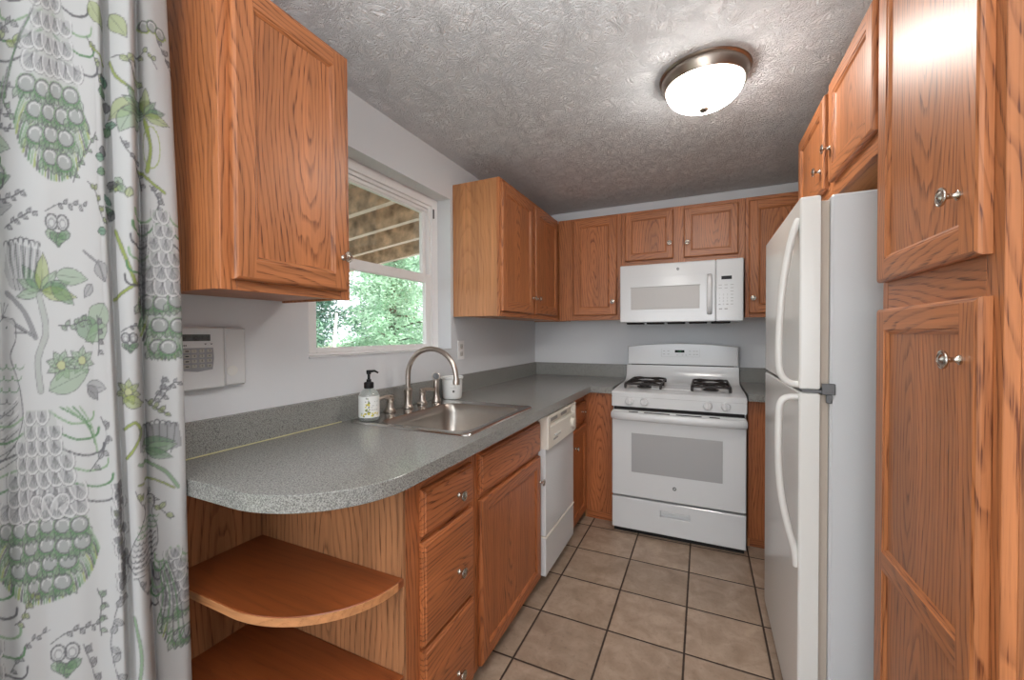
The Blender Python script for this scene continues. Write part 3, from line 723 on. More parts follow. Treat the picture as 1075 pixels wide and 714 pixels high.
# outlet by the wall cabinet
o = (0, -1.232, 1.17); t = thing('electrical_outlet', 'white wall outlet above the backsplash under the two-door cabinet', 'outlet', o)
build('cover_plate', MB().box((.0005, -1.268, 1.112), (.006, -1.196, 1.228), .002), 'trim', t, o)
for z in (1.148, 1.192):
    rc = build('receptacle', MB().box((.006, -1.249, z - .015), (.0085, -1.215, z + .015), .002), 'cream', t, o)
    build('slots', MB().box((.0085, -1.241, z - .006), (.0088, -1.238, z + .008), 0).box((.0085, -1.227, z - .006), (.0088, -1.224, z + .006), 0).box((.0085, -1.234, z - .012), (.0088, -1.230, z - .008), 0), 'print_dark', rc, o)

# alarm keypad
o = (0, -2.635, 1.2); t = thing('alarm_keypad', 'white security keypad with grey screen on the wall beside the curtain', 'keypad', o)
build('housing', MB().box((.0005, -2.738, 1.108), (.028, -2.612, 1.294), .006), 'white', t, o)
build('side_cover', MB().box((.0005, -2.6115, 1.112), (.022, -2.547, 1.292), .005), 'white', t, o)
build('screen', MB().box((.028, -2.728, 1.252), (.0295, -2.655, 1.271), .0005), 'lcd', t, o)
kp = build('key_plate', MB().prism([(-2.729, 1.232), (-2.648, 1.232), (-2.646, 1.20), (-2.650, 1.168), (-2.690, 1.163), (-2.728, 1.168), (-2.731, 1.20)], 0, .028, .0305, .0008), 'keyplate', t, o)
kk = 0
for r in range(4):
    for c in range(4):
        y0 = -2.727 + c * .0200; z0 = 1.2185 - r * .0145
        w = .017 if c == 0 else .0135
        kb = build('key', MB().box((.0306, y0, z0), (.034, y0 + w, z0 + .0095), .0015), 'keys', kp, o)
        tm = MB(); lab = '123456789*0#'
        if c == 0: tm.face([(.0342, y0 + .004, z0 + .003), (.0342, y0 + .013, z0 + .003), (.0342, y0 + .013, z0 + .0065), (.0342, y0 + .004, z0 + .0065)])
        else: text_mesh(lab[r * 3 + c - 1], .009, basis((.0342, y0 + w / 2, z0 + .0048), (0, 1, 0), (0, 0, 1), (1, 0, 0)), tm)
        build('key_mark', tm, 'print_dark', kp, o, 0)
tm = MB()
for k in range(3): tm.face([(.0283, -2.729 + k * .0046, 1.2375), (.0283, -2.7258 + k * .0046, 1.2375), (.0283, -2.7258 + k * .0046, 1.2415), (.0283, -2.729 + k * .0046, 1.2415)])
build('logo_print', tm, 'print_dark', t, o, 0); tm = MB()
for y in (-2.672, -2.656): tm.face([(.0283, y, 1.2445), (.0283, y + .008, 1.2445), (.0283, y + .004, 1.2405)])
build('arrow_print', tm, 'print_dark', t, o, 0)
build('speaker_disc', MB().lathe([(0, 0), (.0165, 0), (.0165, .0012), (.014, .0018), (0, .001)], basis((.022, -2.590, 1.158), (0, 1, 0), (0, 0, 1), (1, 0, 0))), 'cream', t, o)

# ------------------------------------------------------------------ dishwasher
DX = .655; DYa, DYb = -1.488, -1.008
o = (.35, (DYa + DYb) / 2, 0); t = thing('dishwasher', 'narrow white built-in dishwasher with cream control panel', 'dishwasher', o)
build('tub', MB().box((.05, DYa + .004, .03), (.60, DYb - .004, .868), .003), 'white', t, o)
build('door', MB().box((.601, DYa, .262), (.648, DYb, .70), .004), 'white', t, o)
build('trim_strip', MB().box((.601, DYa, .252), (.652, DYb, .2605), .002), 'cream_panel', t, o)
build('access_panel', MB().box((.601, DYa, .062), (.648, DYb, .2505), .004), 'white', t, o)
# control panel with a recessed grip along its top
mb = MB(); px = .664
mb.box((.601, DYa - .001, .695), (px, DYa + .035, .864), .004).box((.601, DYb - .03, .695), (px, DYb + .001, .864), .004)
mb.box((.601, DYa + .035, .845), (px, DYb - .03, .864), .003).box((.601, DYa + .035, .695), (px, DYb - .03, .805), .003).box((.601, DYa + .035, .805), (.640, DYb - .03, .845), .0)
cp = build('control_panel', mb, 'cream_panel', t, o)
build('latch_recess', MB().box((.6402, -1.40, .815), (.6412, -1.28, .838), 0).box((.6402, -1.22, .815), (.6412, -1.12, .838), 0), 'print_grey', cp, o)
build('push_button', MB().box((px, -1.40, .742), (px + .006, -1.31, .757), .003), 'cream', cp, o)
build('button_lettering', MB().box((px + .0001, -1.41, .727), (px + .0005, -1.34, .735), 0), 'print_grey', cp, o)
build('timer_dial', MB().lathe([(0, 0), (.031, 0), (.031, .003), (.024, .005), (.023, .014), (.021, .016), (0, .016)], basis((px, -1.088, .757), (0, 1, 0), (0, 0, 1), (1, 0, 0)), 24), 'cream_panel', cp, o)

# ------------------------------------------------------------------ stove
A0, A1 = .821, 1.578; FY = -.733
o = ((A0 + A1) / 2, -.4, 0); t = thing('gas_stove', 'white freestanding gas stove with two black grates and oven', 'stove', o)
build('side_body', MB().box((A0 + .002, -.69, .035), (A1 - .002, -.03, .885), .003), 'white', t, o)
build('under_stove_shade', MB().box((A0 + .01, -.705, .0), (A1 - .01, -.05, .034), 0), 'dark', t, o)  # near-black block stands in for the shaded gap under the stove
# cooktop: side profile swept across, rising in a curve to the back riser
prof = [(FY, .868), (FY, .893), (FY + .006, .899), (FY + .02, .902), (-.60, .908), (-.30, .915), (-.22, .922), (-.185, .938), (-.165, .965), (-.152, 1.028), (-.06, 1.028), (-.06, .868)]
mb = MB(); mb.prism(prof, 0, A0, A1, .003); build('cooktop', mb, 'white', t, o, 30)
mb = MB(); mb.box((.60 * A0 + .4 * A1 - .075, -.60, .906), (.55 * A0 + .45 * A1 + .125, -.235, .9135), .004); build('centre_plate', mb, 'white', t, o, 30)
# front control panel
pp = [(FY - .002, .808), (FY - .002, .866), (FY + .008, .866), (FY + .03, .866), (FY + .03, .808)]
cp = build('control_panel', MB().prism([(FY - .001, .806), (FY - .001, .867), (FY + .04, .867), (FY + .04, .806)], 0, A0, A1, .004), 'white', t, o, 30)
build('vent_gap', MB().box((A0 + .012, FY + .012, .784), (A1 - .012, FY + .04, .807), 0), 'dark', t, o)
for x in (.932, 1.022, 1.376, 1.470):
    kb = build('burner_knob', MB().lathe([(0, 0), (.027, 0), (.027, .005), (.023, .007), (.021, .02), (.019, .023), (0, .023)], basis((x, FY - .001, .843), (1, 0, 0), (0, 0, 1), (0, -1, 0)), 24), 'white', t, o, 40)
    kg = MB(); kg.box((x - .0045, FY - .029, .826), (x + .0045, FY - .022, .861), .002); build('grip', kg, 'white', kb, o)
# oven door
od = build('oven_door', MB().box((A0 + .004, FY - .012, .243), (A1 - .004, FY + .04, .783), .006), 'white', t, o)
build('oven_window', MB().box((.946, FY - .0135, .40), (1.455, FY - .0121, .645), .001), 'ovenglass', od, o)
hb = MB()
pth = [(A0 + .006, FY - .016, .752), (A0 + .03, FY - .035, .752), (A0 + .10, FY - .046, .752), ((A0 + A1) / 2, FY - .050, .752), (A1 - .10, FY - .046, .752), (A1 - .03, FY - .035, .752), (A1 - .006, FY - .016, .752)]
hb.tube(pth, .024, 14, sx=.45, up=(0, 0, 1))
build('oven_handle', hb, 'white', od, o, 60)
vs = MB()
for a, c in ((.93, .985), (1.02, 1.17), (1.205, 1.345), (1.385, 1.44)): vs.box((a, FY - .0128, .7745), (c, FY - .0121, .7795), 0)
build('vent_slots', vs, 'dark', od, o)
def badge(x, y, z, r, parent):
    bd = build('round_badge', MB().lathe([(0, 0), (r, 0), (r, .001), (r * .82, .0016), (r * .78, .001), (0, .001)], basis((x, y, z), (1, 0, 0), (0, 0, 1), (0, -1, 0)), 20), 'greyplastic', parent, o)
    tm = MB(); text_mesh('GE', r * 1.0, basis((x, y - .0013, z), (1, 0, 0), (0, 0, 1), (0, -1, 0)), tm); build('monogram', tm, 'trim', bd if False else parent, o, 0)
badge(1.197, FY - .0121, .329, .0115, od)
dr = MB(); DRZ0, DRZ1 = .035, .231; ha, hc, hz0, hz1 = 1.112, 1.285, .142, .184
rect = lambda a, b, c, d, y: [(a, y, c), (b, y, c), (b, y, d), (a, y, d)]
dr.rings([rect(A0 + .004, A1 - .004, DRZ0, DRZ1, FY + .03), rect(A0 + .004, A1 - .004, DRZ0, DRZ1, FY - .006), rect(A0 + .008, A1 - .008, DRZ0 + .004, DRZ1 - .004, FY - .010), rect(ha, hc, hz0, hz1, FY - .010), rect(ha + .003, hc - .003, hz0 + .003, hz1 - .003, FY - .007), rect(ha + .004, hc - .004, hz0 + .004, hz1 - .004, FY + .014)])
dw = build('storage_drawer', dr, 'white', t, o)
build('drawer_pull', MB().box((ha + .012, FY - .008, hz1 - .016), (hc - .012, FY - .002, hz1 - .004), .002), 'white', dw, o)
# back guard with bowed top
n = 16; top = [(A0 + .002 + (A1 - A0 - .004) * k / n, 1.168 + .025 * (1 - (2 * k / n - 1) ** 2)) for k in range(n + 1)]
ol = [(A1 - .002, 1.03), (A0 + .002, 1.03)] + top; ol = ol[::-1]
mb = MB(); mb.prism(ol, 1, -.125, -.045, .006)
bgd = build('backguard', mb, 'white', t, o, 20)
build('guard_gap', MB().box((A0 + .03, -.1255, 1.0285), (A1 - .03, -.10, 1.0325), 0), 'dark', t, o)
kpn = build('keypad', MB().box((1.070, -.1262, 1.094), (1.330, -.1251, 1.150), .0004), 'white', bgd, o)
build('keypad_outline', MB().box((1.069, -.1258, 1.093), (1.0705, -.1255, 1.151), 0).box((1.3295, -.1258, 1.093), (1.331, -.1255, 1.151), 0).box((1.069, -.1258, 1.0925), (1.331, -.1255, 1.0935), 0), 'print_grey', bgd, o)
ds = build('clock_display', MB().box((1.163, -.1275, 1.124), (1.228, -.1263, 1.143), .0003), 'display', bgd, o)
tm = MB(); text_mesh('12:00', .010, basis((1.196, -.1278, 1.1335), (1, 0, 0), (0, 0, 1), (0, -1, 0)), tm); build('clock_digits', tm, 'digits', ds, o, 0)
tm = MB()
for x in (1.088, 1.118, 1.265, 1.292, 1.312):
    for z in (1.135, 1.112): tm.box((x - .007, -.1266, z - .002), (x + .007, -.1263, z + .002), 0)
for x in (1.18, 1.215, 1.24): tm.box((x - .005, -.1266, 1.104), (x + .005, -.1263, 1.108), 0)
build('key_marks', tm, 'print_grey', bgd, o, 0)
# grates and burners
def grate(x0, x1, y0, y1):
    g = MB(); zt = .951; r = .0055; zb = .914
    c = rrect(x0, x1, y0, y1, .02, 4)
    pts = [(a, b, zt - .010) for a, b in c]; pts.append(pts[0]); g.tube(pts, .0065, 8, up=(0, 0, 1))
    ym = (y0 + y1) / 2; xm = (x0 + x1) / 2
    g.box((x0, ym - .005, zt - .018), (x1, ym + .005, zt - .006), .002)
    for yc in ((y0 + ym) / 2, (y1 + ym) / 2):
        for a in range(4):
            q = PI / 4 + a * PI / 2; ca, sa = math.cos(q), math.sin(q)
            ex = x1 if ca > 0 else x0; ey = yc + (y1 - ym) / 2 * (1 if sa > 0 else -1)
            g.tube([(ex, ey, zt - .010), (xm + (ex - xm) * .6, yc + (ey - yc) * .6, zt - .002), (xm + (ex - xm) * .22, yc + (ey - yc) * .22, zt)], [.0055, .0055, .0045], 8)
    for ex in (x0, x1):
        for ey in (y0 + .012, ym, y1 - .012): g.box((ex - .007, ey - .012, zb - .003), (ex + .007, ey + .012, zt - .01), .003)
    go = build('grate', g, 'iron', t, o, 40)
    for yc in ((y0 + ym) / 2, (y1 + ym) / 2):
        bo = build('burner', lat([(0, 0), (.046, 0), (.046, .004), (.032, .006), (.03, .014), (0, .014)], xm, yc, .912), 'iron', t, o)
        build('burner_cap', lat([(0, 0), (.033, 0), (.034, .003), (.031, .007), (0, .008)], xm, yc, .926), 'iron', bo, o)
grate(.890, 1.108, -.645, -.245); grate(1.290, 1.500, -.645, -.245)

# ------------------------------------------------------------------ microwave
MZ0, MZ1, MY = 1.343, 1.738, -.447; MX = 1.4245
o = (1.2, -.22, MZ0); t = thing('microwave', 'white over-the-range microwave with handle and keypad hung above the stove', 'microwave', o)
build('case', MB().box((.823, -.41, MZ0 + .004), (1.579, -.288, MZ1 - .002), .003).box((.823, -.288, MZ0 + .004), (1.579, -.004, MZ1 + .0), .003), 'white', t, o)
dd = build('door', MB().box((.822, MY, MZ0), (MX - .001, -.4105, MZ1), .005), 'white', t, o)
build('window_border', MB().box((.861, MY - .001, 1.409), (1.370, MY + .002, 1.412), 0).box((.861, MY - .001, 1.652), (1.370, MY + .002, 1.655), 0).box((.861, MY - .001, 1.412), (.8635, MY + .002, 1.652), 0).box((1.3675, MY - .001, 1.412), (1.370, MY + .002, 1.652), 0), 'fridge', dd, o)
build('window', MB().box((.897, MY - .0012, 1.430), (1.331, MY + .002, 1.580), .0008), 'microglass', dd, o)
build('window_lip', MB().box((.893, MY - .0015, 1.580), (1.335, MY + .002, 1.585), .0005), 'print_grey', dd, o)
hp = [(1.388, MY + .002, 1.645), (1.388, MY - .022, 1.632), (1.388, MY - .034, 1.60), (1.388, MY - .036, 1.52), (1.388, MY - .034, 1.435), (1.388, MY - .022, 1.405), (1.388, MY + .002, 1.392)]
build('handle', MB().tube(hp, .0155, 18, sx=.42, up=(1, 0, 0)), 'white', dd, o, 60)
cp = build('control_panel', MB().box((MX + .001, MY, MZ0), (1.580, -.4105, MZ1), .005), 'white', t, o)
build('display', MB().box((1.456, MY - .001, 1.608), (1.515, MY + .002, 1.630), .0004), 'black', cp, o)
tm = MB()
KX = (1.446, 1.468, 1.490, 1.516)
for r, z in enumerate((1.511, 1.489, 1.470, 1.450)):
    for c in range(3):
        if r < 3 or c == 1: text_mesh('1234567890'[r * 3 + c] if r < 3 else '0', .015, basis((KX[c], MY - .0012, z), (1, 0, 0), (0, 0, 1), (0, -1, 0)), tm)
        else: tm.box((KX[c] - .006, MY - .0012, z - .003), (KX[c] + .006, MY + .001, z + .003), 0)
    tm.box((KX[3] - .007, MY - .0012, z - .002), (KX[3] + .007, MY + .001, z + .002), 0)
build('number_print', tm, 'print_grey', cp, o, 0); tm = MB()
for z in (1.532, 1.553, 1.573):
    for x in ((1.45, 1.483, 1.516) if z > 1.54 else (1.516,)): tm.box((x - .009, MY - .0012, z - .0018), (x + .009, MY + .001, z + .0018), 0)
for x in (1.452, 1.483): tm.box((x - .009, MY - .0012, 1.417), (x + .009, MY + .001, 1.425), 0)
build('button_print', tm, 'print_grey', cp, o, 0)
badge(1.199, MY - .0001, 1.694, .009, dd)
vb = MB()
for k in range(5): vb.box((.86 + k * .135, -.40, MZ0 - .012), (.86 + k * .135 + .11, -.30, MZ0 + .004), .002)
build('vent_grille', vb, 'dark', t, o)

# ------------------------------------------------------------------ refrigerator
o = (2.0, -1.52, 0); t = thing('refrigerator', 'white top-freezer refrigerator with bowed handles standing against the right wall', 'refrigerator', o)
FY0, FY1 = -1.893, -1.152
build('cabinet_body', MB().box((1.689, FY0, .045), (RW - .02, FY1, 1.672), .006), 'fridge', t, o)
build('base_grille', MB().box((1.70, FY0 + .01, 0), (RW - .05, FY1 - .01, .0445), .002), 'greyplastic', t, o)
def fdoor(z0, z1, name):
    d = MB(); r = .016; pr2 = [(1.664, FY0), (1.664, FY1), (1.625, FY1)]
    for k in range(1, 6): a = PI / 2 * k / 5; pr2.append((1.613 + .012 - .012 * math.sin(a) , FY1 - .012 * (1 - math.cos(a))))
    for k in range(0, 6): a = PI / 2 * k / 5; pr2.append((1.613 + .008 * (1 - math.cos(a)), FY0 + .008 * (1 - math.sin(a))))
    d.prism(pr2, 2, z0, z1, .004)
    return build(name, d, 'cream', t, o, 40)
fz = fdoor(1.098, 1.674, 'freezer_door'); rf = fdoor(.02, 1.088, 'fridge_door')
build('gasket', MB().box((1.6645, FY0 + .016, 1.104), (1.6885, FY1 - .016, 1.660), .001), 'gasket', fz, o); build('gasket', MB().box((1.6645, FY0 + .016, .05), (1.6885, FY1 - .016, 1.082), .001), 'gasket', rf, o)
def fhandle(pts, parent):
    out = []
    P = [Vector(p) for p in pts]
    for i in range(len(P) - 1):
        p0, p1, p2, p3 = P[max(i - 1, 0)], P[i], P[i + 1], P[min(i + 2, len(P) - 1)]
        for k in range(5):
            u = k / 5; out.append(.5 * (2 * p1 + (p2 - p0) * u + (2 * p0 - 5 * p1 + 4 * p2 - p3) * u * u + (-p0 + 3 * p1 - 3 * p2 + p3) * u ** 3))
    out.append(P[-1])
    build('handle', MB().tube(out, .014, 12, sx=.75, up=(0, 1, 0)), 'cream', parent, o, 60)
hy = FY0 + .022
fhandle([(1.614, hy, 1.612), (1.606, hy, 1.595), (1.590, hy, 1.53), (1.574, hy, 1.42), (1.566, hy, 1.30), (1.564, hy, 1.19), (1.570, hy, 1.14), (1.590, hy, 1.115), (1.614, hy, 1.110)], fz)
fhandle([(1.614, hy, 1.072), (1.585, hy, 1.068), (1.568, hy, 1.045), (1.564, hy, .98), (1.565, hy, .86), (1.573, hy, .76), (1.592, hy, .66), (1.607, hy, .60), (1.612, hy, .55)], rf)
build('hinge', MB().box((1.60 + .02, FY0 - .002, 1.0885), (1.70, FY0 + .05, 1.0975), .001).box((1.668, FY0 - .010, 1.085), (1.70, FY0 - .0005, 1.118), .002).box((1.678, FY0 - .010, 1.06), (1.692, FY0 - .0005, 1.085), .002), 'greyplastic', t, o)

# ------------------------------------------------------------------ ceiling lamp
lx, ly = 1.352, -1.56
o = (lx, ly, CH); t = thing('ceiling_light', 'round flush-mount ceiling light with bronze ring and glowing white bowl', 'ceiling light', o)
D = Matrix.Translation((lx, ly, CH)) @ Matrix.Scale(-1, 4, (0, 0, 1))
build('mounting_ring', MB().lathe([(0, .0005), (.166, .0005), (.168, .004), (.164, .010), (.160, .012), (.160, .020), (.157, .026), (.152, .046), (.148, .052), (.143, .052), (.141, .046), (0, .044)], D, 48), 'bronze', t, o, 40)
prof = [(.141, .047)]
for k in range(1, 13): a = PI / 2 * k / 12; prof.append((.141 * math.cos(a), .050 + .082 * math.sin(a)))
build('glass_bowl', MB().lathe(prof, D, 48), 'lamp_glass', t, o, 60)
build('finial', MB().lathe([(0, .127), (.010, .130), (.0165, .133), (.018, .137), (.015, .142), (.007, .146), (0, .147)], D, 20), 'bronze', t, o, 60)

# ------------------------------------------------------------------ outside: porch roof, trees, ground
t_g = struct('ground', MB().box((-60, -30, -.9), (-.15, 60, -.6), 0), 'grass')
o = (-1.3, -1, 2.3); t = thing('porch_roof', 'weathered timber porch roof with rafters outside the window', 'porch roof', o)
zf = lambda x: 2.30 + .117 * x
for y in (-3.17, -2.75, -2.33, -1.91, -1.49, -1.07, -.67, -.25, .19):
    mb = MB(); xo = -3.0
    for ya, yb, mi in ((y - .006, y + .048, 0),):
        q = [(-.152, zf(-.152)), (xo, zf(xo)), (xo, zf(xo) + .19), (-.152, zf(-.152) + .19)]
        f0 = [(a, ya, z) for a, z in q]; f1 = [(a, yb, z) for a, z in q]
        mb.face(f0); mb.face(f1)
        for k in range(4): mb.face([f0[k], f0[(k + 1) % 4], f1[(k + 1) % 4], f1[k]], None, 1 if k == 0 else 0)
    build('rafter', mb, ['rafter', 'rafter_lit'], t, o, 0)
mb = MB()
q = [(-.152, zf(-.152) + .191), (-3.1, zf(-3.1) + .191), (-3.1, zf(-3.1) + .215), (-.152, zf(-.152) + .215)]
mb.rings([[(a, y, z) for a, z in q] for y in (-4.5, .24)]); build('roof_boards', mb, 'roofboard', t, o, 0)

def tree(name, x, y, h, r, leaf, label, seed, nleaf=5000, zb=-.7, low=.08, bark='bark', size=.11, group='trees beyond the window'):
    rd = np.random.RandomState(seed); o = (x, y, -.6)
    t = thing(name, label, 'tree', o, group)
    mb = MB(); pts = []; k = 7
    for i in range(k + 1): pts.append((x + .12 * math.sin(i * 1.3 + seed), y + .1 * math.cos(i * 1.7 + seed), -.65 + h * .95 * i / k))
    mb.tube(pts, [.14 * (1 - .85 * i / k) + .01 for i in range(k + 1)], 9)
    br = []
    for i in range(34):
        f_ = low + (1 - low) * (i + .5) / 34; z = -.6 + h * f_; L = r * (1 - f_) ** .6 * rd.uniform(.65, 1.1) + .2; a = i * 2.4 + rd.uniform(-.4, .4)
        e = Vector((x + L * math.cos(a), y + L * math.sin(a), z + rd.uniform(-.25, .35))); s = Vector((x, y, z)); br.append((s, e, L))
        mb.tube([s, s.lerp(e, .5) + Vector((0, 0, .08)), e], [.03, .02, .006], 5)
    build('trunk', mb, bark, t, o, 60)
    n = nleaf; bi = rd.randint(0, len(br), n); u = rd.uniform(.15, 1.08, n); Sx = np.array([tuple(b[0]) for b in br]); Ex = np.array([tuple(b[1]) for b in br])
    c = Sx[bi] * (1 - u[:, None]) + Ex[bi] * u[:, None] + rd.normal(0, .17, (n, 3)) * np.array([1.1, 1.1, .75])
    d1 = rd.normal(0, 1, (n, 3)); d1[:, 2] *= .6; d1 /= np.linalg.norm(d1, axis=1)[:, None]
    d2 = np.cross(d1, rd.normal(0, 1, (n, 3))); d2 /= np.linalg.norm(d2, axis=1)[:, None]
    sz = size * rd.uniform(.5, 1.2, n)[:, None]
    v = np.stack([c - d1 * sz, c + d2 * sz * .4, c + d1 * sz, c - d2 * sz * .4], 1).reshape(-1, 3) - np.array(o)
    me = bpy.data.meshes.new('foliage'); me.vertices.add(4 * n); me.vertices.foreach_set('co', v.ravel()); me.loops.add(4 * n); me.loops.foreach_set('vertex_index', np.arange(4 * n))
    me.polygons.add(n); me.polygons.foreach_set('loop_start', np.arange(0, 4 * n, 4)); me.materials.append(M[leaf]); me.update(calc_edges=True)
    fo = bpy.data.objects.new('foliage', me); COL.objects.link(fo); fo.parent = t; fo['kind'] = 'stuff'
tree('leafy_tree', -5.2, 4.1, 4.4, 1.35, 'leaf_mint', 'pale green leafy tree nearest the window, right of centre', 1, 15000, size=.06)
tree('leafy_tree', -8.2, 3.5, 3.8, 1.05, 'leaf_mid', 'low green bushy tree at the left of the window view', 2, 9000, size=.06)
tree('leafy_tree', -7.7, 7.2, 6.3, 1.7, 'leaf_mint', 'taller pale tree at the right side of the window view', 3, 14000, size=.08)
tree('leafy_tree', -11.0, 6.6, 6.6, 1.5, 'leaf_dark', 'dark green tree standing behind the pale one, centre of the window', 4, 11000, size=.08)
tree('leafy_tree', -11.6, 10.8, 9.0, 2.2, 'leaf_mid', 'mid green tree far behind at the right of the window', 5, 13000, size=.11)
tree('leafy_tree', -15.4, 8.6, 8.5, 2.0, 'leaf_dark', 'dark distant tree farthest back in the window view', 6, 10000, size=.11)
mb = MB(); mb.tube([(-4.1, 1.43, -.62), (-4.1, 1.44, .4), (-4.1, 1.43, 1.0), (-4.07, 1.47, 1.62)], [.045, .042, .036, .022], 10)
tagged(build('bare_trunk', mb, 'palebark', None, (-4.1, 1.43, -.62), 60), 'thin pale bare trunk low at the left of the window view', 'trunk')

# ------------------------------------------------------------------ curtain with printed peacocks
# fabric coordinates: U across (about 2 mm a unit), V down from the top of the hanging
Z_OF = lambda v: 1.269 - (v - 350) * .92 / 429
SS = 2; CW, CHT, UO, VO = 300, 1000, 80, 135                 # canvas offsets
img = np.ones((CHT * SS, CW * SS, 3), np.float32) * np.array([.55, .555, .555], np.float32)
GREY = (.14, .14, .15); LG = (.30, .30, .31); DK = (.08, .09, .09); GRN = (.13, .25, .13); LGR = (.27, .38, .25); YG = (.32, .39, .12); TEAL = (.13, .27, .18)
def _box(x0, y0, x1, y1, pad):
    a = max(0, int((x0 + UO - pad) * SS)); b = min(CW * SS, int((x1 + UO + pad) * SS) + 2); c = max(0, int((y0 + VO - pad) * SS)); d = min(CHT * SS, int((y1 + VO + pad) * SS) + 2)
    return a, b, c, d
def blend(a, b, c, d, al, col):
    al = np.clip(al, 0, 1)[..., None]; img[c:d, a:b] = img[c:d, a:b] * (1 - al) + np.array(col, np.float32) * al
def grid(a, b, c, d):
    X, Y = np.meshgrid((np.arange(a, b) + .5) / SS - UO, (np.arange(c, d) + .5) / SS - VO); return X, Y
def stroke(pts, w=1.0, col=GREY, al=.9):
    for (x0, y0), (x1, y1) in zip(pts, pts[1:]):
        a, b, c, d = _box(min(x0, x1), min(y0, y1), max(x0, x1), max(y0, y1), w + 1)
        if a >= b or c >= d: continue
        X, Y = grid(a, b, c, d); dx, dy = x1 - x0, y1 - y0; L = dx * dx + dy * dy + 1e-9
        tt = np.clip(((X - x0) * dx + (Y - y0) * dy) / L, 0, 1)
        ds_ = np.hypot(X - x0 - tt * dx, Y - y0 - tt * dy); blend(a, b, c, d, al * np.clip((w / 2 + .4 - ds_) / .8, 0, 1), col)
def fillp(pts, col, al=.8):
    xs = [p[0] for p in pts]; ys = [p[1] for p in pts]; a, b, c, d = _box(min(xs), min(ys), max(xs), max(ys), 1)
    if a >= b or c >= d: return
    X, Y = grid(a, b, c, d); ins = np.zeros(X.shape, bool); n = len(pts)
    for i in range(n):
        x0, y0 = pts[i]; x1, y1 = pts[(i + 1) % n]
        if abs(y1 - y0) < 1e-9: continue
        ins ^= ((y0 > Y) != (y1 > Y)) & (X < (x1 - x0) * (Y - y0) / (y1 - y0) + x0)
    blend(a, b, c, d, ins * al, col)
def arc(cx, cy, rx, ry, a0, a1, n=10, rot=0):
    out = []
    for k in range(n + 1):
        q = a0 + (a1 - a0) * k / n; x, y = rx * math.cos(q), ry * math.sin(q); out.append((cx + x * math.cos(rot) - y * math.sin(rot), cy + x * math.sin(rot) + y * math.cos(rot)))
    return out
def curve(p, n=8):
    P = [np.array(q, float) for q in p]; out = []
    for i in range(len(P) - 1):
        p0, p1, p2, p3 = P[max(i - 1, 0)], P[i], P[i + 1], P[min(i + 2, len(P) - 1)]
        for k in range(n):
            u = k / n; out.append(tuple(.5 * (2 * p1 + (p2 - p0) * u + (2 * p0 - 5 * p1 + 4 * p2 - p3) * u * u + (3 * p1 - p0 - 3 * p2 + p3) * u ** 3)))
    out.append(tuple(P[-1])); return out
def leaf(x, y, L, ang, w=.3, col=LGR, edge=GREY, al=.6):
    c, s = math.cos(ang), math.sin(ang); f = lambda u, v: (x + u * c - v * s, y + u * s + v * c)
    up = [f(L * k / 8, L * w * math.sin(PI * (k / 8) ** .8)) for k in range(9)]; dn = [f(L * k / 8, -L * w * math.sin(PI * (k / 8) ** .8)) for k in range(9)]
    fillp(up + dn[::-1], col, al); stroke(up, .8, edge, .7); stroke(dn, .8, edge, .7); stroke([f(0, 0), f(L * .9, 0)], .7, edge, .6)
def branch(p, w=2.2, col=LG, edge=GREY):
    c = curve(p); stroke(c, w + 1.2, edge, .55); stroke(c, w, col, .75)
def scallop(x, y, r, ang=PI / 2, col=LG, ln=(.8, .8, .8), hatch=True):
    c, s = math.cos(ang), math.sin(ang); pts = arc(x, y, r * 1.25, r * .8, -PI * .62, PI * .62, 10, ang)
    fillp(pts, col, .65); stroke(pts, 1.5, (.62, .62, .62), .9); stroke(arc(x, y, r * 1.42, r * .95, -PI * .6, PI * .6, 10, ang), .7, GREY, .55)
    if hatch:
        for k in (-.5, -.25, 0, .25, .5): stroke([(x - r * .3 * c, y - r * .3 * s), (x + r * .95 * math.cos(ang + k), y + r * .95 * math.sin(ang + k))], .7, GREY, .6)
def eye(x, y, r, green=GRN):
    pts = arc(x, y, r, r * .95, 0, 2 * PI, 16); fillp(arc(x, y, r * 1.25, r * 1.15, 0, 2 * PI, 14), LGR, .7); fillp(pts, (.38, .385, .39), .9); stroke(pts, 1.3, GREY, .75)
    stroke(arc(x, y, r * 1.22, r * 1.12, .2, PI - .2, 10), 1.2, green, .8); stroke(arc(x - r * .1, y - r * .15, r * .6, r * .5, PI * .9, PI * 2.1, 8), 1.1, (.62, .62, .62), .9)
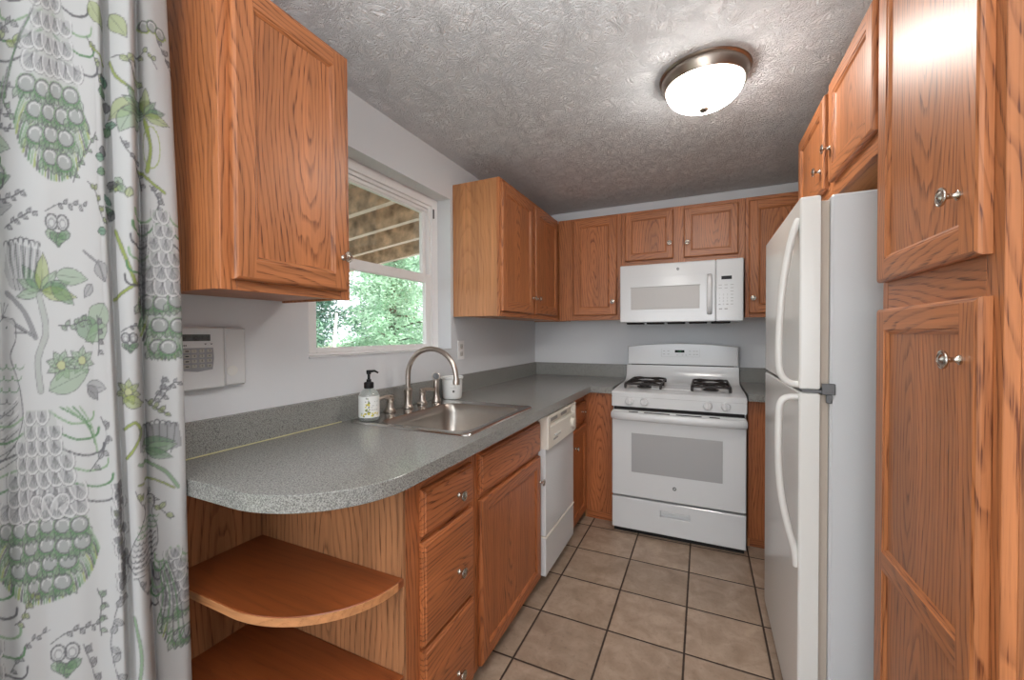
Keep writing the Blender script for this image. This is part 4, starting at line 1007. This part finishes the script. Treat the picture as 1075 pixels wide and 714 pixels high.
def tail(x, y0, y1, w, lean=0, neck=None, rows=5, eyes=3, seed=0):
    rd = random.Random(seed); H = y1 - y0
    n = int(w * .55)
    for k in range(n):                                         # soft fringe round the lower edge
        q = (k + .5) / n; a = PI * (.06 + .88 * q); cx, cy = x + lean - w * .56 * math.cos(a), y0 + H * (.66 + .30 * math.sin(a))
        stroke(curve([(cx * .8 + (x + lean) * .2, cy - H * .10), (cx, cy - H * .02), (cx - 3 * math.cos(a), cy + H * .035)]), 2.0, (GRN, LGR, YG, GREY)[k % 4], .6)
    for sgn in (-1, 1):                                        # curled side plumes
        for k in range(6):
            yy = y0 + H * (.06 + .085 * k); xx = x + sgn * w * (.28 + .05 * k)
            stroke(curve([(x + sgn * w * .1, yy - 10), (xx + sgn * w * .05, yy + 3), (xx + sgn * w * .26, yy + 1), (xx + sgn * w * .30, yy - 7)]), 2.2, (LGR, GRN, GREY)[k % 3], .75)
    fillp([(x - w * .14, y0), (x + w * .14, y0), (x + lean + w * .46, y0 + H * .6), (x + lean + w * .40, y0 + H * .86), (x + lean, y0 + H * .97), (x + lean - w * .40, y0 + H * .86), (x + lean - w * .46, y0 + H * .6)], (.43, .45, .43), .55)
    for r in reversed(range(eyes)):
        f_ = r / max(1, eyes - 1); yy = y0 + H * (.60 + .30 * f_); ww = w * (.95 - .5 * f_ * f_); n = max(2, int(round(ww / 15)))
        for k in range(n):
            ex, ey = x + lean + ww * ((k + .5 * (1 if r % 2 else 1)) / n - .5) + (3 if r % 2 else -3), yy + rd.uniform(-2, 2)
            for q in range(5): leaf(ex - 7 + 3.5 * q, ey + 3, 12, PI / 2 + (2 - q) * .25, .3, (LGR, GRN)[q % 2], GREY, .5)
            eye(ex, ey, 8.2)
    for r in reversed(range(rows)):
        f_ = r / rows; yy = y0 + H * (.02 + .56 * f_); ww = w * (.26 + .74 * f_); n = max(2, int(round(ww / 10.5)))
        for k in range(n): scallop(x + lean * f_ + ww * ((k + .5 + .25 * (1 if r % 2 else -1)) / n - .5), yy + rd.uniform(-1, 1), 7.5 + 2.5 * f_, PI / 2 + (k + .5 - n / 2) * -.12, (.40, .40, .41))
def bird(x, y, k, flip=1, seed=0):
    f = lambda a, b: (x + flip * a * k, y + b * k)
    body = curve([f(0, -42), f(7, -36), f(6, -26), f(14, -10), f(26, 8), f(34, 30), f(24, 46), f(4, 44), f(-10, 24), f(-10, 2), f(-4, -18), f(-8, -30), f(-7, -40), f(0, -42)])
    fillp(body, (.47, .47, .47), .7); stroke(body, 1.1, GREY, .8)
    stroke([f(-7, -37), f(-15, -33), f(-7, -33)], 1.2, GREY, .9); eyep = arc(*f(-2, -36), 1.2, 1.2, 0, 6.3, 6); fillp(eyep, DK, .9)
    for a in (-.5, -.2, .1): stroke([f(1, -42), f(1 + 9 * math.sin(a), -42 - 9 * math.cos(a))], .8, GREY, .8)
    rd = random.Random(seed)
    for r in range(8):
        for c in range(5):
            px, py = f(-6 + c * 6 + r * 2.2 - 4, -14 + r * 7)
            stroke(arc(px, py, 3.4 * k, 3 * k, 0, PI, 6), .9, GRN if r < 3 else GREY, .7)
    for c in range(5): stroke(curve([f(-8, 6 + c * 8), f(2 + c, 14 + c * 8), f(20 + c * 2, 20 + c * 7)]), 1.3, (.6, .6, .6), .8); stroke(curve([f(-8, 9 + c * 8), f(2 + c, 17 + c * 8), f(20 + c * 2, 23 + c * 7)]), .9, GREY, .8)
def palm(x, y, k=1, seed=0):
    for i, q in enumerate((-2.7, -2.2, -1.5, -.9, -.3, .15, 2.9)): leaf(x, y, (24 + 5 * (i % 3)) * k, q, .2, (LGR, GRN, YG)[i % 3], GREY, .6)
def flower(x, y, r, col=LGR, n=7):
    for k in range(n): leaf(x, y, r, 2 * PI * k / n + .3, .28, col, GREY, .6)
    fillp(arc(x, y, r * .3, r * .3, 0, 6.3, 10), (.5, .52, .3), .9); stroke(arc(x, y, r * .3, r * .3, 0, 6.3, 10), .8, GREY, .8)
def paisley(x, y, k=1):
    for i in range(6): leaf(x + (i - 2.5) * 5 * k, y + 4 * k, 14 * k, .3 + i * .5, .33, (LGR, GRN)[i % 2], GREY, .65)
    for sx_ in (-6, 5):
        stroke(arc(x + sx_ * k, y - 5 * k, 6 * k, 7 * k, 0, 6.3, 14), 1.8, GREY, .75); stroke(arc(x + sx_ * k, y - 4 * k, 3.2 * k, 4 * k, 0, 6.3, 10), 1.2, LG, .9)
    stroke(curve([(x - 12 * k, y - 14 * k), (x + 4 * k, y - 22 * k), (x + 30 * k, y - 23 * k)]), 1.2, GREY, .7)
    for i in range(6): leaf(x + (2 + i * 5) * k, y - 22 * k, 6 * k, (-.9 if i % 2 else .9), .3, LG, GREY, .6)
def frond(p, n=9, L=8, col=LG):
    c = curve(p, 12); stroke(c, 1, GREY, .75); m_ = len(c)
    for i in range(n):
        q = c[int((i + 1) * (m_ - 2) / (n + 1))]; leaf(q[0], q[1], L, (-1.0 if i % 2 else .6), .3, col, GREY, .6)
# field A (broad face)
tail(58, -10, 205, 66, 3, rows=6, eyes=4, seed=1); bird(42, -60, 1.0, 1, 1)
flower(92, 14, 12); frond([(-4, 26), (18, 30), (38, 22), (50, 6)], 6, 9, LGR); frond([(-10, 80), (14, 78), (30, 86)], 4, 12, YG)
for yy in (118, 143, 156): frond([(-10, yy), (6, yy + 2), (22, yy + 3)], 6, 5, LG)
eye(2, 200, 9); leaf(-6, 170, 24, .3, .35, LGR); leaf(-8, 210, 26, -.3, .3, GRN); leaf(-10, 232, 28, -.1, .3, LG)
paisley(62, 248, 1.05); branch([(88, 268), (104, 280), (112, 296)], 1.6); leaf(104, 276, 22, 1.2, .38, LG); leaf(96, 300, 16, 2.2, .3, LG)
fillp([(12, 262), (44, 270), (48, 300), (36, 312), (14, 306), (8, 290)], LG, .5); [stroke(curve([(16 + 5 * i, 264 + i), (14 + 5 * i, 285), (20 + 4 * i, 308)]), 1, GREY, .55) for i in range(6)]
palm(44, 308, 1.05); branch([(42, 312), (48, 345), (40, 372), (42, 402)], 5.5, (.44, .46, .44)); branch([(10, 310), (28, 328), (38, 352)], 3.5); branch([(4, 332), (20, 340), (36, 350)], 2)
leaf(58, 292, 34, .1, .25, LGR); leaf(54, 300, 30, .75, .25, GRN)
leaf(110, 318, 34, 2.1, .36, LGR); leaf(84, 330, 30, 1.2, .4, GRN); leaf(112, 340, 30, 2.6, .3, LGR)
flower(62, 378, 15, LGR, 8); flower(82, 374, 14); leaf(50, 402, 44, -.45, .26, LGR); leaf(88, 398, 18, 1.0, .3, GREY); leaf(86, 398, 22, .2, .3, LG)
bird(6, 398, 1.55, -1, 2); tail(40, 420, 606, 92, 2, rows=7, eyes=4, seed=3)
for k in range(4): stroke(curve([(60 + 6 * k, 418), (76 + 5 * k, 428 + 4 * k), (90 + 2 * k, 440 + 8 * k)]), 1.8, (GRN, LGR)[k % 2], .7)
for k in range(3): scallop(38 + 10 * k, 512, 9, -PI / 2 + .5 * (k - 1), (.5, .5, .5))
paisley(60, 662, 1.15); frond([(2, 666), (20, 640), (46, 632)], 8, 6, LG); frond([(76, 652), (84, 676), (92, 706)], 6, 10, LG)
fillp([(-6, 704), (30, 692), (70, 700), (60, 740), (-8, 740)], LG, .5); [stroke(curve([(2 + 9 * i, 700), (6 + 9 * i, 716), (2 + 9 * i, 740)]), 1.1, GREY, .6) for i in range(7)]
palm(30, 760, 1.1); branch([(30, 765), (34, 800), (26, 850)], 5)
# thin vines and sprigs that fill the ground between the motifs
rv = random.Random(21)
for vx, vy, ang, L in ((100, 60, 1.4, 60), (108, 150, 1.8, 60), (24, 60, 2.2, 40), (-4, 120, .5, 40), (30, 215, 2.6, 40), (96, 200, 1.2, 44), (10, 250, -.3, 36), (100, 430, 1.5, 60), (108, 520, 1.7, 60), (92, 600, 1.4, 50), (8, 620, -.2, 40), (100, 330, 1.9, 40), (60, 340, .4, 34),
                       (172, 30, 1.4, 40), (160, 190, .7, 30), (170, 395, 1.2, 30), (152, 420, .4, 28), (135, 150, 1.6, 50), (136, 510, 1.5, 60), (134, 600, 1.6, 60)):
    p = [(vx, vy)]
    for k in range(4): ang += rv.uniform(-.5, .5); p.append((p[-1][0] + L / 4 * math.cos(ang), p[-1][1] + L / 4 * math.sin(ang)))
    frond(p, 7, rv.uniform(6, 9), rv.choice((LG, LG, LGR, YG)))
for k in range(9): stroke(curve([(46 - 7 * k * .6, 40 + 9 * k), (30 - 3 * k, 70 + 9 * k), (22 - 2 * k, 96 + 8 * k)]), 1.3, (LG, GREY, GRN)[k % 3], .6)
for cx_, cy_ in ((26, 266), (164, 450)):
    for k in range(7): stroke(arc(cx_ - 15 + 5 * k, cy_ - 4 + 1.5 * abs(k - 3), 2.8, 4, PI, 2 * PI, 6), 1.3, GREY, .8)
    for k in range(10): stroke(curve([(cx_ - 16 + 3.6 * k, cy_ - 2), (cx_ - 14 + 3.2 * k, cy_ + 14), (cx_ - 10 + 2.4 * k, cy_ + 30)]), 1.1, DK if k % 2 else (.6, .6, .6), .55)
# far-left continuation and the top
tail(-40, 100, 330, 60, 0, seed=9); flower(-30, 400, 14); palm(-40, 470); tail(-30, 560, 780, 60, 0, seed=10)
# field B / C (the narrow folds)
leaf(104, 25, 26, .9, .35, YG); branch([(104, 68), (116, 74), (120, 80)], 1.6, YG)
frond([(128, 72), (140, 70), (146, 80), (148, 96)], 3, 10, YG); leaf(128, 30, 26, 1.0, .3, YG); branch([(127, 76), (134, 92), (147, 102)], 2, YG)
leaf(147, 112, 30, 2.4, .3, YG); leaf(147, 118, 30, 2.0, .3, LGR); branch([(128, 244), (136, 268), (146, 298)], 3, YG); branch([(124, 314), (136, 304), (148, 296)], 2.4, YG)
for k in range(6): leaf(130 + 2 * k, 190 + 4 * k, 12, 1 + k * .8, .3, (LGR, YG)[k % 2])
paisley(138, 356, .7); flower(134, 408, 14, YG); leaf(128, 414, 24, .4, .3, YG); branch([(127, 446), (140, 440), (146, 452), (136, 468), (128, 476)], 2.4, YG)
for k in range(14): leaf(118 + rnd.uniform(-2, 4), 90 + 12 * k, 12, rnd.uniform(0, 6), .35, (GREY, TEAL, GRN)[k % 3], DK, .8)
for k in range(12): scallop(118 + rnd.uniform(-4, 4), 500 + 9 * k, 7, PI / 2 + rnd.uniform(-.5, .5), GREY)
frond([(112, 700), (104, 660), (112, 620), (118, 600)], 8, 11, LG); branch([(128, 640), (134, 680), (130, 712)], 3, LGR)
for k in range(3): eye(158 + 10 * k, 26 - 3 * (k % 2), 6, YG)
frond([(148, 60), (160, 52), (172, 66)], 4, 7, YG); leaf(152, 104, 24, .6, .3, GREY, DK, .7); palm(156, 118, .85); branch([(156, 122), (162, 150), (158, 176)], 3.5, YG)
stroke(arc(163, 150, 9, 22, 0, 6.3, 20), 1.2, YG, .8); branch([(150, 176), (164, 188), (176, 196)], 2.4, YG)
tail(172, 216, 378, 44, 2, rows=6, eyes=3, seed=5)
for k in range(5): stroke(curve([(150 + k * 2, 232), (150 + k, 262 + 6 * k), (148 + k, 300 + 8 * k)]), 1.5, GREY, .7)
frond([(168, 420), (178, 404), (186, 402)], 5, 6, LG)
fillp([(144, 446), (184, 446), (186, 474), (166, 480), (144, 472)], GREY, .55); leaf(146, 466, 34, .05, .2, GRN); leaf(148, 476, 34, -.15, .22, LGR); leaf(150, 474, 30, .4, .2, GRN)
branch([(142, 484), (156, 490), (170, 500), (182, 520)], 3, LGR); branch([(140, 505), (160, 508), (178, 520)], 1.6, YG)
bird(152, 558, .82, -1, 6); [leaf(150 + 3 * k, 596 + 4 * k, 60, 1.35 - .12 * k, .10, LG) for k in range(6)]
tail(176, 590, 700, 34, 4, rows=5, eyes=2, seed=7)
for k in range(6): stroke(curve([(160 + 2 * k, 600), (164 + 3 * k, 640), (154 + 6 * k, 672 + 4 * k), (160 + 6 * k, 680)]), 1.4, (GRN, GREY)[k % 2], .75)
for yy, ss in ((760, 11), (880, 12)): tail(60, yy - 30, yy + 90, 60, 0, seed=ss); flower(160, yy + 20, 14)

ctrl = [(-70, .06, -3.150), (-40, .13, -3.125), (-15, .09, -3.087), (0, .085, -3.068), (15, .11, -3.056), (40, .14, -3.032), (70, .165, -2.999), (95, .185, -2.97), (110, .2, -2.953), (116, .205, -2.946), (118.5, .198, -2.9405),
        (120, .190, -2.936), (121.5, .186, -2.932), (123, .186, -2.930), (124.5, .190, -2.928), (126, .198, -2.927), (128, .205, -2.927), (136, .22, -2.92), (144, .225, -2.909), (147.5, .215, -2.899), (148.2, .195, -2.890),
        (149.4, .178, -2.880), (151, .175, -2.875), (153, .185, -2.874), (160, .195, -2.868), (172, .205, -2.851), (184, .21, -2.832), (190, .203, -2.818), (193, .185, -2.816), (200, .14, -2.822)]
cc = np.array(curve([(c[1], c[2]) for c in ctrl], 10)); cu = np.array([c[0] for c in ctrl]); idx = np.linspace(0, len(ctrl) - 1, len(cc)); uu = np.interp(idx, np.arange(len(ctrl)), cu)
# resample by fabric coordinate and length so that folds stay finely meshed
sl = np.concatenate([[0], np.cumsum(np.hypot(*np.diff(cc, axis=0).T) + np.abs(np.diff(uu)) * .001)]); NC = 330; sq = np.linspace(0, sl[-1], NC)
px_, py_, pu_ = np.interp(sq, sl, cc[:, 0]), np.interp(sq, sl, cc[:, 1]), np.interp(sq, sl, uu)
NR = 860; zz = np.linspace(.015, 2.255, NR)
k_ = np.clip(pu_ / 190, 0, 1)
X = np.repeat(px_[None], NR, 0); Y = np.repeat(py_[None], NR, 0); Z = np.repeat(zz[:, None], NC, 1)
dz = (Z - 1.35)
Y = Y - .017 * dz * k_[None] ; X = X + .010 * np.sin(Z * 3.1 + pu_[None] * .05) * np.clip((pu_[None] + 40) / 150, 0, 1)
X = X + .006 * np.sin(Z * 2.0 + .6) * np.sin(pu_[None] * .11)
Vv = 350 + (1.269 - Z) * 429 / .92
ii = np.clip(((Vv + VO) * SS).astype(int), 0, CHT * SS - 1); jj = np.clip(((np.repeat(pu_[None], NR, 0) + UO) * SS).astype(int), 0, CW * SS - 1)
colr = img[ii, jj]
co = np.stack([X, Y, Z], -1).reshape(-1, 3); org = np.array([.16, -2.95, 0.])
a = (np.arange(NR - 1)[:, None] * NC + np.arange(NC - 1)[None]).ravel(); fc = np.stack([a, a + 1, a + NC + 1, a + NC], 1)
me = bpy.data.meshes.new('curtain'); me.vertices.add(len(co)); me.vertices.foreach_set('co', (co - org).ravel()); me.loops.add(fc.size); me.loops.foreach_set('vertex_index', fc.ravel())
me.polygons.add(len(fc)); me.polygons.foreach_set('loop_start', np.arange(0, fc.size, 4)); me.update(calc_edges=True); me.polygons.foreach_set('use_smooth', np.ones(len(fc), bool))
ca = me.color_attributes.new('print', 'FLOAT_COLOR', 'POINT'); ca.data.foreach_set('color', np.concatenate([colr.reshape(-1, 3), np.ones((len(co), 1), np.float32)], 1).ravel())
cm = mat('printed_linen', (.7, .7, .7), .85, spec=.15); g = G(cm); b = g.nt.nodes['Principled BSDF']
at = g.n('ShaderNodeAttribute', attribute_name='print'); g.L.new(at.outputs['Color'], b.inputs['Base Color'])
tr = g.n('ShaderNodeBsdfTranslucent'); g.L.new(at.outputs['Color'], tr.inputs[0]); mx = g.n('ShaderNodeMixShader'); mx.inputs[0].default_value = .25
g.L.new(b.outputs[0], mx.inputs[1]); g.L.new(tr.outputs[0], mx.inputs[2]); g.L.new(mx.outputs[0], g.nt.nodes['Material Output'].inputs[0])
me.materials.append(cm)
cu_o = bpy.data.objects.new('curtain', me); COL.objects.link(cu_o); cu_o.location = org
tagged(cu_o, 'white linen curtain printed with grey and green peacocks hanging in folds', 'curtain')
sd = cu_o.modifiers.new('cloth', 'SOLIDIFY'); sd.thickness = .0012; sd.offset = 0
